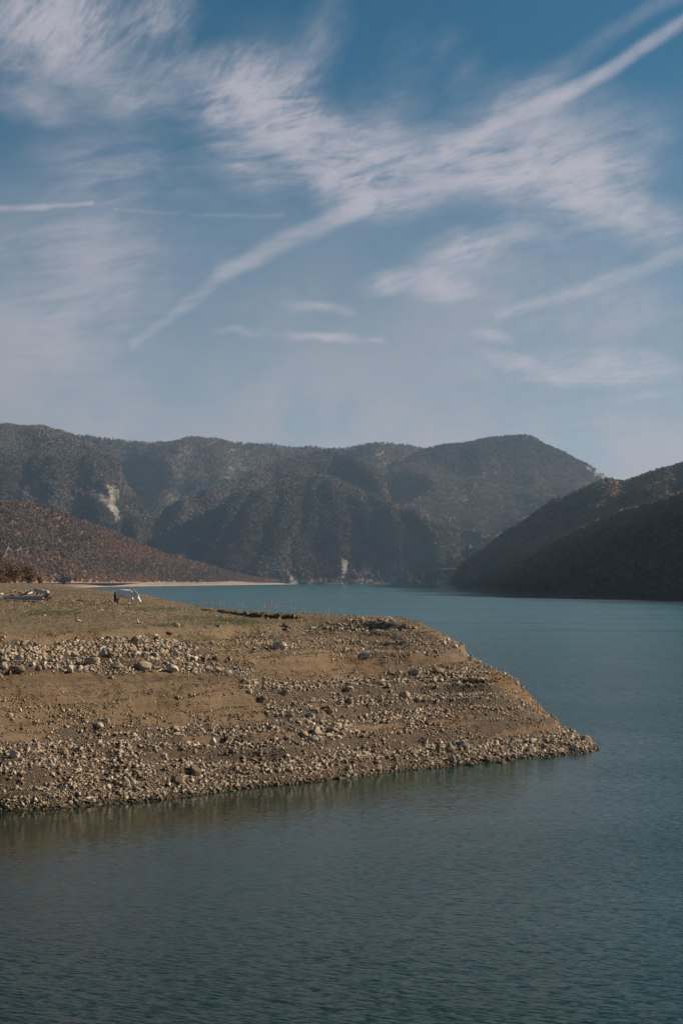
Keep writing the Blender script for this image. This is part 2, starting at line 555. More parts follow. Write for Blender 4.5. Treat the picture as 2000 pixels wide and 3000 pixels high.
# crown shapes for the woods: loose sprays of small faces round a few limbs
def crown_mesh(name, seed, n=46, tall=1.0, spread=0.5, leaf=0.16):
    r = np.random.default_rng(seed)
    d = r.normal(size=(n, 3))
    d /= np.linalg.norm(d, axis=1)[:, None]
    rad = r.random(n) ** 0.45
    c = d * rad[:, None] * np.array([spread, spread, 0.42 * tall]) + np.array([0, 0, 0.58 * tall])
    c[:, 0] += 0.12 * np.sin(c[:, 2] * 7 + seed)
    u = r.normal(size=(n, 3))
    u /= np.linalg.norm(u, axis=1)[:, None]
    w = np.cross(u, r.normal(size=(n, 3)))
    w /= np.linalg.norm(w, axis=1)[:, None]
    s = leaf * (0.6 + 0.9 * r.random(n))[:, None]
    tri = np.stack([c + u * s, c - u * s * 0.6 + w * s * 0.9, c - u * s * 0.5 - w * s], 1).reshape(-1, 3)
    f = np.arange(len(tri)).reshape(-1, 3)
    # trunk
    k = len(tri)
    tr = np.array([[0.03, 0, -0.15], [-0.02, 0.03, -0.15], [-0.02, -0.03, -0.15], [0.0, 0, 0.8 * tall]])
    tri = np.concatenate([tri, tr])
    f = np.concatenate([f, [[k, k + 1, k + 3], [k + 1, k + 2, k + 3], [k + 2, k, k + 3]]])
    return np_mesh(name, tri, f)


def wood_mat(name, stops, own=0.26):
    m, t = mat(name)
    at = t.node('ShaderNodeAttribute', attribute_name='tint', attribute_type='INSTANCER').outputs['Fac']
    col = t.ramp(at, stops)
    t.link(col, t.b.inputs['Base Color'])
    t.b.inputs['Roughness'].default_value = 1.0
    t.b.inputs['Specular IOR Level'].default_value = 0.0
    gn = t.node('ShaderNodeNewGeometry').outputs['Normal']
    # twigs scatter light all round: soften the facing of the single faces
    nn = t.vmath('NORMALIZE', t.vmath('ADD', t.vmath('SCALE', gn, scale=own), (0, -0.1, 0.6)))
    t.link(nn, t.b.inputs['Normal'])
    return m


def make_forest(name, P, size, m, seed, tint_noise=(300, 0.5), leaf=0.13, n=26, variants=4, flat=1.0):
    k = len(P)
    me = np_mesh(name, P, np.zeros((0, 3), int))
    r = np.random.default_rng(seed)
    add_attr(me, 'size', size * (0.6 + 0.8 * r.random(k)))
    add_attr(me, 'rz', r.random(k) * 6.28)
    add_attr(me, 'tint', np.clip(0.5 + tint_noise[1] * fbm(P[:, 0] / tint_noise[0], P[:, 2] / tint_noise[0] * 2, 3, seed) + r.normal(size=k) * 0.14, 0, 1))
    a = me.attributes.new('pick', 'INT', 'POINT')
    a.data.foreach_set('value', r.integers(0, variants, k).astype(np.int32))
    o = link_mesh(name, me, None, kind='stuff')
    g = bpy.data.node_groups.new(name + '_trees', 'GeometryNodeTree')
    g.interface.new_socket('Geometry', in_out='INPUT', socket_type='NodeSocketGeometry')
    g.interface.new_socket('Geometry', in_out='OUTPUT', socket_type='NodeSocketGeometry')
    N, Lk = g.nodes, g.links
    gi, go = N.new('NodeGroupInput'), N.new('NodeGroupOutput')
    m2p = N.new('GeometryNodeMeshToPoints')
    iop = N.new('GeometryNodeInstanceOnPoints')
    g2i = N.new('GeometryNodeGeometryToInstance')
    for s in range(variants):
        cm = crown_mesh(name + '_crown', seed * 10 + s, n=n, spread=0.42 + 0.1 * (s % 3), leaf=leaf, tall=flat)
        cm.materials.append(m)
        src = bpy.data.objects.new(name + '_crown', cm)
        oi = N.new('GeometryNodeObjectInfo')
        oi.inputs['Object'].default_value = src
        Lk.new(oi.outputs['Geometry'], g2i.inputs[0])

    def na(nm, typ='FLOAT'):
        q = N.new('GeometryNodeInputNamedAttribute')
        q.data_type = typ
        q.inputs['Name'].default_value = nm
        return q.outputs['Attribute']
    Lk.new(gi.outputs[0], m2p.inputs[0])
    Lk.new(m2p.outputs[0], iop.inputs['Points'])
    Lk.new(g2i.outputs[0], iop.inputs['Instance'])
    iop.inputs['Pick Instance'].default_value = True
    Lk.new(na('pick', 'INT'), iop.inputs['Instance Index'])
    cx = N.new('ShaderNodeCombineXYZ')
    Lk.new(na('rz'), cx.inputs[2])
    e2r = N.new('FunctionNodeEulerToRotation')
    Lk.new(cx.outputs[0], e2r.inputs[0])
    Lk.new(e2r.outputs[0], iop.inputs['Rotation'])
    Lk.new(na('size'), iop.inputs['Scale'])
    Lk.new(iop.outputs[0], go.inputs[0])
    md = o.modifiers.new('trees', 'NODES')
    md.node_group = g
    return o


GREYWOOD = [(0.0, (0.08, 0.08, 0.06)), (0.3, (0.155, 0.122, 0.095)), (0.6, (0.20, 0.162, 0.13)), (1.0, (0.25, 0.195, 0.15))]
RUSTWOOD = [(0.0, (0.12, 0.085, 0.066)), (0.4, (0.20, 0.135, 0.098)), (0.7, (0.265, 0.145, 0.09)), (0.88, (0.32, 0.15, 0.07)), (1.0, (0.25, 0.19, 0.155))]
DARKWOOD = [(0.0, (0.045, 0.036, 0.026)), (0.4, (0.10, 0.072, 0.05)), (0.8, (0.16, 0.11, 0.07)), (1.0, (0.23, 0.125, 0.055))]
M_grey, M_rust, M_dwood = wood_mat('grey_wood', GREYWOOD), wood_mat('rust_wood', RUSTWOOD), wood_mat('dark_wood', DARKWOOD, 1.2)

LD = loft('mountain', [(-300, 1270), (100, 1268), (204, 1276), (345, 1294), (430, 1299), (510, 1302), (580, 1294), (625, 1293), (689, 1302), (740, 1303),
                       (791, 1308), (867, 1319), (905, 1316), (944, 1316), (1001, 1320), (1060, 1312), (1122, 1306), (1190, 1309), (1250, 1320),
                       (1310, 1330), (1400, 1360)],
          [(-300, 5600), (1400, 5600)], [(-300, 4500), (1400, 4500)], None, M_far, nc=320, nr=60, rib=60, ribw=420, amp=20, sc=330, seed=3, spurs=[(330, 300, 60, 34), (470, 540, 50, 30), (700, 640, 60, 34), (860, 900, 56, 30), (1060, 1110, 50, 30)])
LC = loft('mountain', [(1060, 1560), (1110, 1450), (1160, 1370), (1210, 1335), (1250, 1320), (1310, 1309), (1377, 1305), (1416, 1292), (1460, 1283), (1505, 1279), (1540, 1281), (1556, 1285), (1580, 1300),
                       (1607, 1313), (1650, 1331), (1683, 1347), (1735, 1375), (1775, 1402), (1811, 1424), (1900, 1470), (2250, 1580)],
          [(1060, 4500), (1250, 5000), (1500, 5100), (2250, 4700)], [(1060, 3800), (2250, 3900)], None, M_far, nc=240, nr=60, rib=60, ribw=430, amp=18, sc=300, seed=14, spurs=[(1180, 1270, 44, 26), (1330, 1420, 60, 34), (1640, 1530, 60, 30), (1760, 1620, 44, 24)],
          rockpolys=[([(1722, 1372), (1745, 1380), (1770, 1398), (1815, 1424), (1800, 1422), (1752, 1396), (1726, 1380)], 0.75)])
LC2 = loft('mountain', [(1190, 1600), (1249, 1503), (1300, 1488), (1357, 1478), (1430, 1466), (1485, 1458), (1593, 1440), (1650, 1436), (1750, 1448), (1950, 1520)],
           [(1190, 4000), (1485, 4400), (1950, 4400)], [(1190, 3600), (1950, 3600)], None, M_far, nc=150, nr=44, rib=55, ribw=300, amp=26, sc=220, seed=21,
           rockpolys=[([(1245, 1500), (1275, 1490), (1268, 1540), (1240, 1545)], 0.6)])
LA = loft('mountain', [(-400, 1240), (-150, 1248), (0, 1250), (60, 1255), (115, 1258), (204, 1276), (240, 1298), (280, 1322), (320, 1346), (347, 1366), (357, 1405), (400, 1460), (434, 1512), (470, 1560), (540, 1660)],
          [(-400, 4700), (0, 4700), (204, 4500), (350, 4150), (434, 3900), (540, 3700)], [(-400, 3300), (540, 3500)], None, M_far, nc=300, nr=90, rib=50, ribw=360, amp=16, sc=260, seed=42, spurs=[(-120, -80, 45, 30), (60, 10, 46, 26), (190, 120, 36, 20), (330, 262, 42, 30), (425, 335, 30, 30)],
          rockpolys=[([(282, 1414), (300, 1422), (324, 1468), (350, 1520), (334, 1528), (308, 1488), (287, 1452)], 0.82),
                     ([(322, 1426), (347, 1434), (338, 1484), (326, 1464)], 0.8), ([(360, 1480), (378, 1470), (400, 1500), (430, 1512), (380, 1530)], 0.45),
                     ([(268, 1486), (290, 1484), (288, 1500), (270, 1498)], 0.9)])
LB = loft('mountain', [(290, 1640), (357, 1567), (434, 1519), (542, 1474), (620, 1440), (690, 1410), (765, 1378), (860, 1345), (945, 1326), (1000, 1340), (1050, 1358), (1083, 1375), (1115, 1400), (1127, 1420), (1133, 1450),
                       (1147, 1478), (1190, 1498), (1236, 1512), (1325, 1545), (1414, 1570), (1450, 1590), (1475, 1625), (1495, 1680), (1510, 1712)],
          [(290, 3600), (690, 4100), (945, 4500), (1127, 4150), (1236, 3950), (1414, 3600), (1510, 3480)], [(290, 3350), (1510, 3400)], None, M_far, nc=420, nr=110, rib=60, ribw=300, amp=15, sc=230, seed=58, spurs=[(400, 560, 34, 26), (500, 660, 48, 34), (640, 780, 40, 26), (820, 960, 50, 32), (960, 1070, 34, 26), (1180, 1130, 36, 24), (1300, 1215, 30, 28), (1390, 1330, 26, 24)],
          rockpolys=[([(1335, 1580), (1350, 1578), (1376, 1590), (1372, 1612), (1390, 1640), (1368, 1640), (1340, 1615)], 0.85), ([(1412, 1568), (1430, 1580), (1440, 1605), (1420, 1612)], 0.7),
                     ([(1376, 1590), (1385, 1590), (1384, 1625), (1376, 1620)], 0.9), ([(1440, 1598), (1465, 1600), (1470, 1630), (1450, 1625)], 0.6),
                     ([(785, 1640), (812, 1600), (818, 1660), (810, 1712), (785, 1705)], 0.66), ([(575, 1545), (592, 1545), (590, 1590), (580, 1585)], 0.5),
                     ([(1000, 1640), (1024, 1650), (1028, 1712), (1000, 1712)], 0.8), ([(1075, 1672), (1098, 1672), (1105, 1712), (1072, 1712)], 0.76), ([(1138, 1690), (1158, 1640), (1158, 1712), (1130, 1712)], 0.8),
                     ([(1180, 1620), (1192, 1620), (1188, 1665), (1180, 1660)], 0.5), ([(1290, 1672), (1308, 1672), (1312, 1712), (1288, 1712)], 0.8), ([(850, 1685), (880, 1690), (885, 1712), (845, 1712)], 0.76), ([(600, 1708), (1330, 1707), (1330, 1714), (600, 1714)], 0.72)])
LB2 = loft('mountain', [(560, 1600), (640, 1520), (700, 1478), (800, 1428), (900, 1402), (980, 1412), (1060, 1450), (1140, 1492), (1236, 1530), (1320, 1570), (1380, 1640)],
           [(560, 3620), (900, 3900), (1380, 3500)], [(560, 3390), (1380, 3398)], None, M_far, nc=330, nr=100, rib=55, ribw=250, amp=12, sc=190, seed=71, spurs=[(590, 720, 22, 18), (690, 800, 34, 26), (815, 870, 24, 26), (880, 930, 18, 14), (1005, 985, 32, 26), (1090, 1040, 20, 18), (1190, 1090, 30, 26), (1305, 1180, 24, 22)], back=300, backdrop=0.22,
           rockpolys=[([(800, 1650), (818, 1640), (822, 1712), (790, 1712)], 0.76), ([(1000, 1640), (1024, 1650), (1028, 1712), (1000, 1712)], 0.8), ([(1075, 1672), (1098, 1672), (1105, 1712), (1072, 1712)], 0.76),
                      ([(1138, 1690), (1158, 1640), (1158, 1712), (1130, 1712)], 0.8), ([(1180, 1620), (1192, 1620), (1188, 1665), (1180, 1660)], 0.5), ([(1288, 1672), (1308, 1672), (1312, 1712), (1285, 1712)], 0.8), ([(600, 1706), (1380, 1706), (1380, 1714), (600, 1714)], 0.72)])
# near left hill with its drawn-down beach
BEACH_FOOT = [(-700, 1731), (-300, 1727), (0, 1724), (230, 1721.5), (320, 1719), (460, 1717), (640, 1714.5), (820, 1712.3), (900, 1711)]
BEACH_TOP = [(-700, 1706), (0, 1703), (300, 1703), (640, 1704.5), (820, 1708), (885, 1710.5), (900, 1711)]


def y_of(pts, z=0.0):
    return [(a, F * (H - z) / (b - HOR)) for a, b in pts]


foot_y = y_of(BEACH_FOOT)
top_y = [(a, np.interp(a, *zip(*foot_y)) + 55 - 40 * (a > 800)) for a, _ in BEACH_TOP]
M_beach, _t = mat('beach_soil')
_n = _t.noise(_t.pos, 0.15, 5, 0.6)
_t.link(_t.mix(_t.smooth(_n, 0.35, 0.7), (0.24, 0.185, 0.135), (0.165, 0.125, 0.09)), _t.b.inputs['Base Color'])
LBe = loft('far_beach', BEACH_TOP, top_y, foot_y, None, M_beach, nc=420, nr=16, rib=1.6, ribw=25, amp=1.6, sc=30, seed=90, back=40, backdrop=0.02, edge_amp=1.6, gp=0.7)
LBH = loft('hill', [(-700, 1440), (-300, 1462), (0, 1474), (70, 1475), (128, 1488), (210, 1519), (287, 1549), (357, 1572), (446, 1614), (542, 1642), (638, 1669), (701, 1685), (780, 1698), (850, 1707)],
           [(a, np.interp(a, *zip(*foot_y)) + 50 + b) for a, b in ((-700, 420), (0, 320), (210, 280), (446, 180), (638, 110), (850, 40))],
           [(a, np.interp(a, *zip(*foot_y)) + 45 - 15 * (a > 700)) for a in (-700, 0, 230, 460, 640, 850)],
           [(a, np.interp(a, *zip(*BEACH_TOP)) + 2.5) for a in (-700, 0, 300, 640, 820, 850)], M_brown, nc=300, nr=60, rib=22, ribw=110, amp=10, sc=90, seed=101)
# dark hills on the right, their shore runs away from the camera
SH = 226.0
px_sh = [1440, 1472, 1520, 1600, 1700, 1800, 1900, 2000, 2200, 2600]
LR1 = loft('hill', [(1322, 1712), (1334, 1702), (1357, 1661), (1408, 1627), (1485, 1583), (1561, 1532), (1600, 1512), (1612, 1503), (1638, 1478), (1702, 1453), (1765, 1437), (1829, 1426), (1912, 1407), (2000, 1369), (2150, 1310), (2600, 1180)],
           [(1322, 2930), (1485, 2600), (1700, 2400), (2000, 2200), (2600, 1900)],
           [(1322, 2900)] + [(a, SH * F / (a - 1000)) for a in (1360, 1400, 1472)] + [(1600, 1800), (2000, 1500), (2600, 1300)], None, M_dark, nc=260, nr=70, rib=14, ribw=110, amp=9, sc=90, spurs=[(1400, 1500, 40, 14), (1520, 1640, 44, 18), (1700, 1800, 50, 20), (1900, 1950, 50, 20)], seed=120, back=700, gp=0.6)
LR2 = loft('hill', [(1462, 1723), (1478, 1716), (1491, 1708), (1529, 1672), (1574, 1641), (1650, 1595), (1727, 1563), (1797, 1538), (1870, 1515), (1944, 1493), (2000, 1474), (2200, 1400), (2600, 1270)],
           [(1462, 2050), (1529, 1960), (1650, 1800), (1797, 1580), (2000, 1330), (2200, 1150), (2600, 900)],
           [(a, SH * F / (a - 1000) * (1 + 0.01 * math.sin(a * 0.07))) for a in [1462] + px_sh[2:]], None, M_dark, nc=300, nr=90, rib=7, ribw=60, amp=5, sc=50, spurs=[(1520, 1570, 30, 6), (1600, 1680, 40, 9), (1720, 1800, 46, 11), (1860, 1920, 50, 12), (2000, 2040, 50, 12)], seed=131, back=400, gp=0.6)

make_forest('forest', sample_loft(LD, 34000), 10, M_grey, 1)
make_forest('forest', sample_loft(LC, 42000), 9, M_grey, 2)
make_forest('forest', sample_loft(LC2, 16000), 8.5, M_grey, 3)
make_forest('forest', sample_loft(LA, 64000), 8.5, M_grey, 4)
make_forest('forest', sample_loft(LB, 80000), 8, M_grey, 5)
make_forest('forest', sample_loft(LB2, 46000), 8, M_grey, 6)
make_forest('forest', sample_loft(LBH, 26000), 5.2, M_rust, 7, (60, 0.35), n=34)
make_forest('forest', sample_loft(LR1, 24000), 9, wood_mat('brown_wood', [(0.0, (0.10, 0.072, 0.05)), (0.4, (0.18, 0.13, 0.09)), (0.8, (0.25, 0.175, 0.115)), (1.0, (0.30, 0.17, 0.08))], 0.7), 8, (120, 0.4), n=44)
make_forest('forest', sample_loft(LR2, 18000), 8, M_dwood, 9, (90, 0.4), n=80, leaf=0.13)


def far_road():
    """The road cut across the foot of the middle mountain, with its pale retaining wall."""
    m, t = mat('road_cut')
    n = t.noise(t.pos, 0.05, 4, 0.6)
    t.link(t.mix(n, (0.17, 0.145, 0.12), (0.26, 0.22, 0.18)), t.b.inputs['Base Color'])
    for a, b in ((640, 905), (1040, 1335)):
        px = np.linspace(a, b, 60)
        vs = []
        for q in px:
            best = None
            for L in (LB, LB2):
                j = int(np.argmin(np.abs(L['px'][0] - q)))
                if abs(L['px'][0][j] - q) > 6:
                    continue
                col = L['v'][:L['nr'], j]
                k = int(np.argmax(col[:, 2] > 36 + 2 * math.sin(q * 0.02)))
                yy = col[k, 1]
                best = yy if best is None else min(best, yy)
            vs.append(best)
        yv = np.array(vs)
        yv = np.convolve(np.pad(yv, 3, 'edge'), np.ones(7) / 7, 'valid') - 8
        z = 37 + 2 * np.sin(px * 0.02)
        X = (px - 1000) / F
        rows = [(yv, z - 4.5), (yv, z), (yv + 9, z), (yv + 14, z + 5)]
        v = np.concatenate([np.stack([X * y, y, zz], 1) for y, zz in rows])
        link_mesh('mountain_road', np_mesh('mountain_road', v, grid_faces(4, len(px))), m, kind='structure')


far_road()


# ------------------------------------------------------------------ the near headland
def W(px, py, z):
    y = F * (H - z) / (py - HOR)
    return ((px - 1000) / F * y, y, z)


def WY(px, py, y):
    return ((px - 1000) / F * y, y, H - (py - HOR) * y / F)


ctrl = [W(a, b, 0) for a, b in ((-900, 2440), (-400, 2398), (0, 2374), (200, 2365), (400, 2350), (600, 2326), (800, 2301), (1000, 2280), (1150, 2262), (1300, 2246),
                                (1500, 2226), (1650, 2211), (1755, 2198))]
ctrl += [(c[0] + 0.6 * 5, c[1] - 0.8 * 5, -1.9) for c in ctrl]
ctrl += [WY(*p) for p in (
    (0, 2290, 75.4), (0, 2165, 80), (0, 2090, 84.6), (0, 1995, 90), (0, 1972, 91.5), (0, 1870, 97.0), (0, 1810, 114), (0, 1765, 140), (0, 1735, 205), (0, 1708, 420),
    (-500, 2290, 73.5), (-500, 2165, 77.5), (-500, 2000, 86), (-500, 1870, 93), (-500, 1765, 132), (-500, 1712, 380),
    (300, 2270, 79.5), (300, 2165, 83.5), (300, 2060, 89.5), (300, 1970, 96), (300, 1860, 104), (300, 1800, 122), (380, 1772, 135), (250, 1750, 160), (200, 1738, 200),
    (600, 2200, 85), (600, 2050, 93.5), (600, 1960, 100.5), (600, 1860, 112), (600, 1810, 132), (520, 1775, 150),
    (850, 2190, 87.5), (850, 2050, 97), (850, 1930, 108), (850, 1850, 120), (860, 1815, 136),
    (1100, 2150, 94), (1100, 2050, 101), (1100, 1950, 110), (1100, 1880, 119),
    (1330, 2130, 98), (1330, 2030, 105), (1330, 1950, 112), (1510, 2140, 100.3), (1510, 2060, 105),
    # skyline
    (1660, 2130, 105.3), (1555, 2065, 107.8), (1510, 1985, 110.5), (1330, 1880, 123), (1250, 1841, 129), (1100, 1816, 135), (980, 1806, 142), (860, 1797, 150), (600, 1779, 165),
    (520, 1764, 190), (430, 1746, 230), (330, 1734, 290), (230, 1723, 375), (120, 1712, 420),
    (0, 1726, 240), (0, 1717, 320), (-250, 1724, 240), (-250, 1715, 320), (-500, 1736, 200), (-500, 1722, 260), (-500, 1715, 320), (150, 1727, 240), (120, 1718, 320), (250, 1738, 220),
    (-900, 1740, 200), (-900, 1718, 300), (-900, 1712, 420), (-250, 1709, 420), (0, 1706, 520), (-500, 1706, 520))]
ctrl += [(20.6, 101.5, -0.9), (20.0, 107, -1.6), (19.6, 113, -2), (18.0, 121, -2.2), (16, 133, -2), (13.5, 148, -2), (8, 166, -2), (-2, 190, -2), (-14, 220, -2), (-30, 275, -2), (-52, 345, -2),
         (-76, 440, -2), (-95, 540, -3), (-93, 455, 8.6), (-106, 520, 3), (-120, 500, 9.0), (-134, 560, 5), (-200, 560, 8), (-62, 400, 1.5), (24, 95, -3.5), (28, 110, -4), (24, 140, -4), (10, 200, -4), (-30, 330, -4), (-80, 470, 1.0)]
ctrl = np.array(ctrl)


def tps_fit(P, Z, lam=1e-4):
    n = len(P)
    d = np.linalg.norm(P[:, None] - P[None], axis=2)
    K = np.where(d > 0, d * d * np.log(d + 1e-12), 0) + lam * np.eye(n)
    A = np.zeros((n + 3, n + 3))
    A[:n, :n] = K
    A[:n, n:] = np.c_[np.ones(n), P]
    A[n:, :n] = A[:n, n:].T
    return np.linalg.solve(A, np.r_[Z, 0, 0, 0])


def uv_of(x, y):
    return np.stack([x / y * 4.0, np.log(y) * 2.0], -1)


CU = uv_of(ctrl[:, 0], ctrl[:, 1])
TPS = tps_fit(CU, ctrl[:, 2], 2e-3)


def base_h(x, y):
    sh = np.shape(x)
    u = uv_of(np.ravel(x), np.ravel(y))
    out = np.empty(len(u))
    for i in range(0, len(u), 60000):
        q = u[i:i + 60000]
        d = np.linalg.norm(q[:, None] - CU[None], axis=2)
        out[i:i + 60000] = (np.where(d > 0, d * d * np.log(d + 1e-12), 0)) @ TPS[:-3] + TPS[-3] + q @ TPS[-2:]
    return out.reshape(sh)


def terraces(z, x, y):
    """old water levels cut into the bank as small steps"""
    wob = 0.22 * fbm(x / 9, y / 9, 3, 400)
    out = 0
    levs = [(0.4, .10), (0.75, .14), (1.1, .08), (1.45, .30), (1.85, .10), (2.2, .16), (2.65, .10), (3.1, .22), (3.5, .10), (4.0, .28), (4.4, .12), (4.8, .14), (5.25, .10), (5.75, .32), (6.3, .12), (6.8, .14), (7.3, .10), (7.8, .36)]
    for lev, amp in levs:
        w = 0.12 + 0.35 * amp
        q = (z - lev - wob) / w
        st = amp * (0.5 + 1.6 * vnoise(x / 4 + lev * 9, y / 4, 410 + int(lev * 100)) ** 1.5)
        out = out + st * np.where(np.abs(q) < 3, np.tanh(q * 3) * np.exp(-q * q * 0.5), 0)
    return out


RIM = [(-900, 1712), (-500, 1711), (0, 1709), (120, 1711), (190, 1717), (230, 1722), (330, 1734), (430, 1745), (520, 1765), (600, 1778), (700, 1789), (860, 1797), (1100, 1700)]


def ground_h(x, y):
    z = base_h(x, y)
    # the flat top dips away behind its rim
    lim = H - (interp(1000 + F * x / y, RIM) - HOR) * y / F
    k = 0.12
    zz = -k * np.log(np.exp(-np.clip(z - lim, -6, 6) / k) + 1) + lim
    z = np.where((y > 125) & (z > lim - 0.8), np.minimum(z, zz), z)
    up = np.clip(z / 0.5, 0, 1)
    plate = np.clip((z - 7.6) / 0.8, 0, 1)
    z = z + terraces(z, x, y) * up
    z = z + (0.10 * fbm(x / 3.2, y / 3.2, 4, 300) + 0.05 * fbm(x / 0.7, y / 0.7, 3, 310)) * np.clip((z + 0.4) / 0.7, 0, 1) * (1 - 0.35 * plate)
    z = z + 0.04 * fbm(x / 0.33, y / 0.4, 2, 330) * np.clip(z / 0.5, 0, 1) * (y < 130)
    z = z + 0.16 * fbm(x / 11, y / 11, 3, 320) * np.clip(z / 1.5, 0, 1) * (1 - 0.6 * plate)
    return z


def to_px(x, y, z):
    return 1000 + F * x / y, HOR - (z - H) * F / y


def z4(*p):
    return [(a / 2.24, 1800 + b / 2.24) for a, b in p]


def z5(*p):
    return [(600 + a / 2.24, 1750 + b / 2.24) for a, b in p]


def z6(*p):
    return [(1100 + a / 2.24, 1800 + b / 2.24) for a, b in p]


RUBBLE = [      # (polygon in the photo, how thickly stones lie, size factor), later ones win
    (z4((-2000, 400), (0, 420), (1568, 400), (1568, 640), (0, 660), (-2000, 660)), 0.12, 0.5),
    (z4((-2000, 170), (0, 190), (130, 165), (300, 185), (460, 170), (820, 150), (930, 130), (1060, 150), (1200, 200), (1300, 230), (1480, 300), (1568, 310), (1568, 390), (1480, 395),
        (1300, 380), (1100, 388), (950, 372), (750, 385), (500, 390), (280, 385), (0, 410), (-2000, 410)), 0.85, 1.1),
    (z4((-2000, 560), (0, 560), (600, 560), (1150, 600), (1200, 690), (500, 720), (0, 700), (-2000, 700)), 0.3, 0.8),
    (z4((-2000, 850), (0, 830), (180, 830), (300, 760), (700, 720), (1100, 735), (1600, 700), (1600, 1240), (1100, 1250), (500, 1290), (0, 1300), (-2000, 1320)), 0.85, 0.95),
    (z4((-2000, 960), (0, 950), (700, 930), (1600, 900), (1600, 1240), (1100, 1250), (500, 1290), (0, 1300), (-2000, 1340)), 1.0, 0.95),
    (z5((230, 240), (700, 200), (1000, 140), (1568, 260), (1568, 420), (1200, 390), (900, 350), (500, 370), (200, 320)), 0.5, 0.8),
    (z5((400, 360), (900, 350), (1568, 420), (1568, 500), (1200, 510), (700, 560), (330, 480)), 0.30, 0.6),
    (z5((100, 400), (300, 420), (330, 560), (700, 560), (1200, 505), (1568, 470), (1568, 1280), (0, 1300), (0, 950), (400, 800), (330, 660), (200, 560)), 0.82, 0.95),
    (z5((0, 960), (500, 930), (1000, 900), (1568, 860), (1568, 1280), (0, 1300)), 1.0, 0.95),
    (z6((-200, 20), (60, 30), (300, 100), (560, 230), (700, 320), (860, 400), (700, 400), (300, 200), (0, 130), (-200, 130)), 0.6, 0.85),
    (z6((0, 130), (300, 200), (640, 320), (640, 380), (250, 350), (0, 380)), 0.45, 0.7),
    (z6((0, 420), (240, 350), (640, 340), (760, 440), (960, 560), (1060, 640), (1250, 740), (1480, 860), (1480, 1100), (0, 1200)), 0.85, 0.9),
    (z6((500, 620), (1050, 640), (1250, 740), (1000, 790), (700, 830), (600, 740)), 0.8, 0.62),
    (z6((330, 860), (640, 830), (1000, 830), (1260, 760), (1480, 860), (1480, 910), (1000, 1010), (300, 1080)), 1.0, 1.05),
    # bare soil
    (z4((-300, 700), (130, 690), (420, 740), (330, 790), (200, 830), (0, 830), (-300, 840)), 0.10, 0.6),
    (z4((1180, 800), (1330, 780), (1490, 810), (1500, 850), (1300, 865), (1180, 850)), 0.05, 0.6),
    (z4((-2000, 400), (0, 415), (300, 393), (700, 392), (1000, 380), (1400, 395), (1568, 400), (1700, 410), (1568, 430), (1000, 450), (500, 450), (0, 450), (-2000, 450)), 0.03, 0.6),
    (z5((-200, 640), (250, 640), (350, 670), (390, 730), (300, 830), (0, 830), (-300, 850)), 0.14, 0.8),
    (z5((450, 870), (580, 860), (600, 900), (560, 930), (470, 920)), 0.05, 0.6), (z5((360, 880), (430, 880), (420, 920), (340, 905)), 0.05, 0.6),
    (z5((930, 850), (1100, 840), (1320, 850), (1300, 875), (1100, 900), (980, 880)), 0.06, 0.6), (z5((640, 690), (760, 700), (860, 770), (800, 800), (720, 750)), 0.08, 0.7),
    (z6((350, 710), (500, 660), (640, 620), (650, 690), (540, 725), (440, 740)), 0.06, 0.6), (z6((-60, 730), (170, 720), (200, 750), (60, 775), (-60, 760)), 0.06, 0.6),
    (z6((720, 820), (900, 760), (1200, 715), (1230, 735), (1000, 780), (800, 825)), 0.12, 0.6),
    (z6((700, 370), (790, 380), (900, 420), (945, 470), (1000, 550), (960, 570), (900, 500), (800, 450)), 0.08, 0.8),
    (z4((480, 150), (560, 155), (700, 140), (680, 160), (500, 170)), 0.3, 0.7),
]


def rubble_at(x, y, z):
    px, py = to_px(x, y, z)
    qx = px + 16 * fbm(x / 1.8, y / 1.8, 3, 500)
    qy = py + 7 * fbm(x / 1.5, y / 1.5, 3, 510)
    d = np.full(np.shape(px), 0.09)
    s = np.full(np.shape(px), 0.7)
    low = (z < 6.0)
    d = np.where(low, 0.35, d)
    plate = py < 1850
    d = np.where(plate, 0.035, d)
    s = np.where(plate, 0.6, s)
    for poly, dd, ss in RUBBLE:
        q = in_poly(qx, qy, poly)
        d = np.where(q, dd, d)
        s = np.where(q, ss, s)
    return d, s


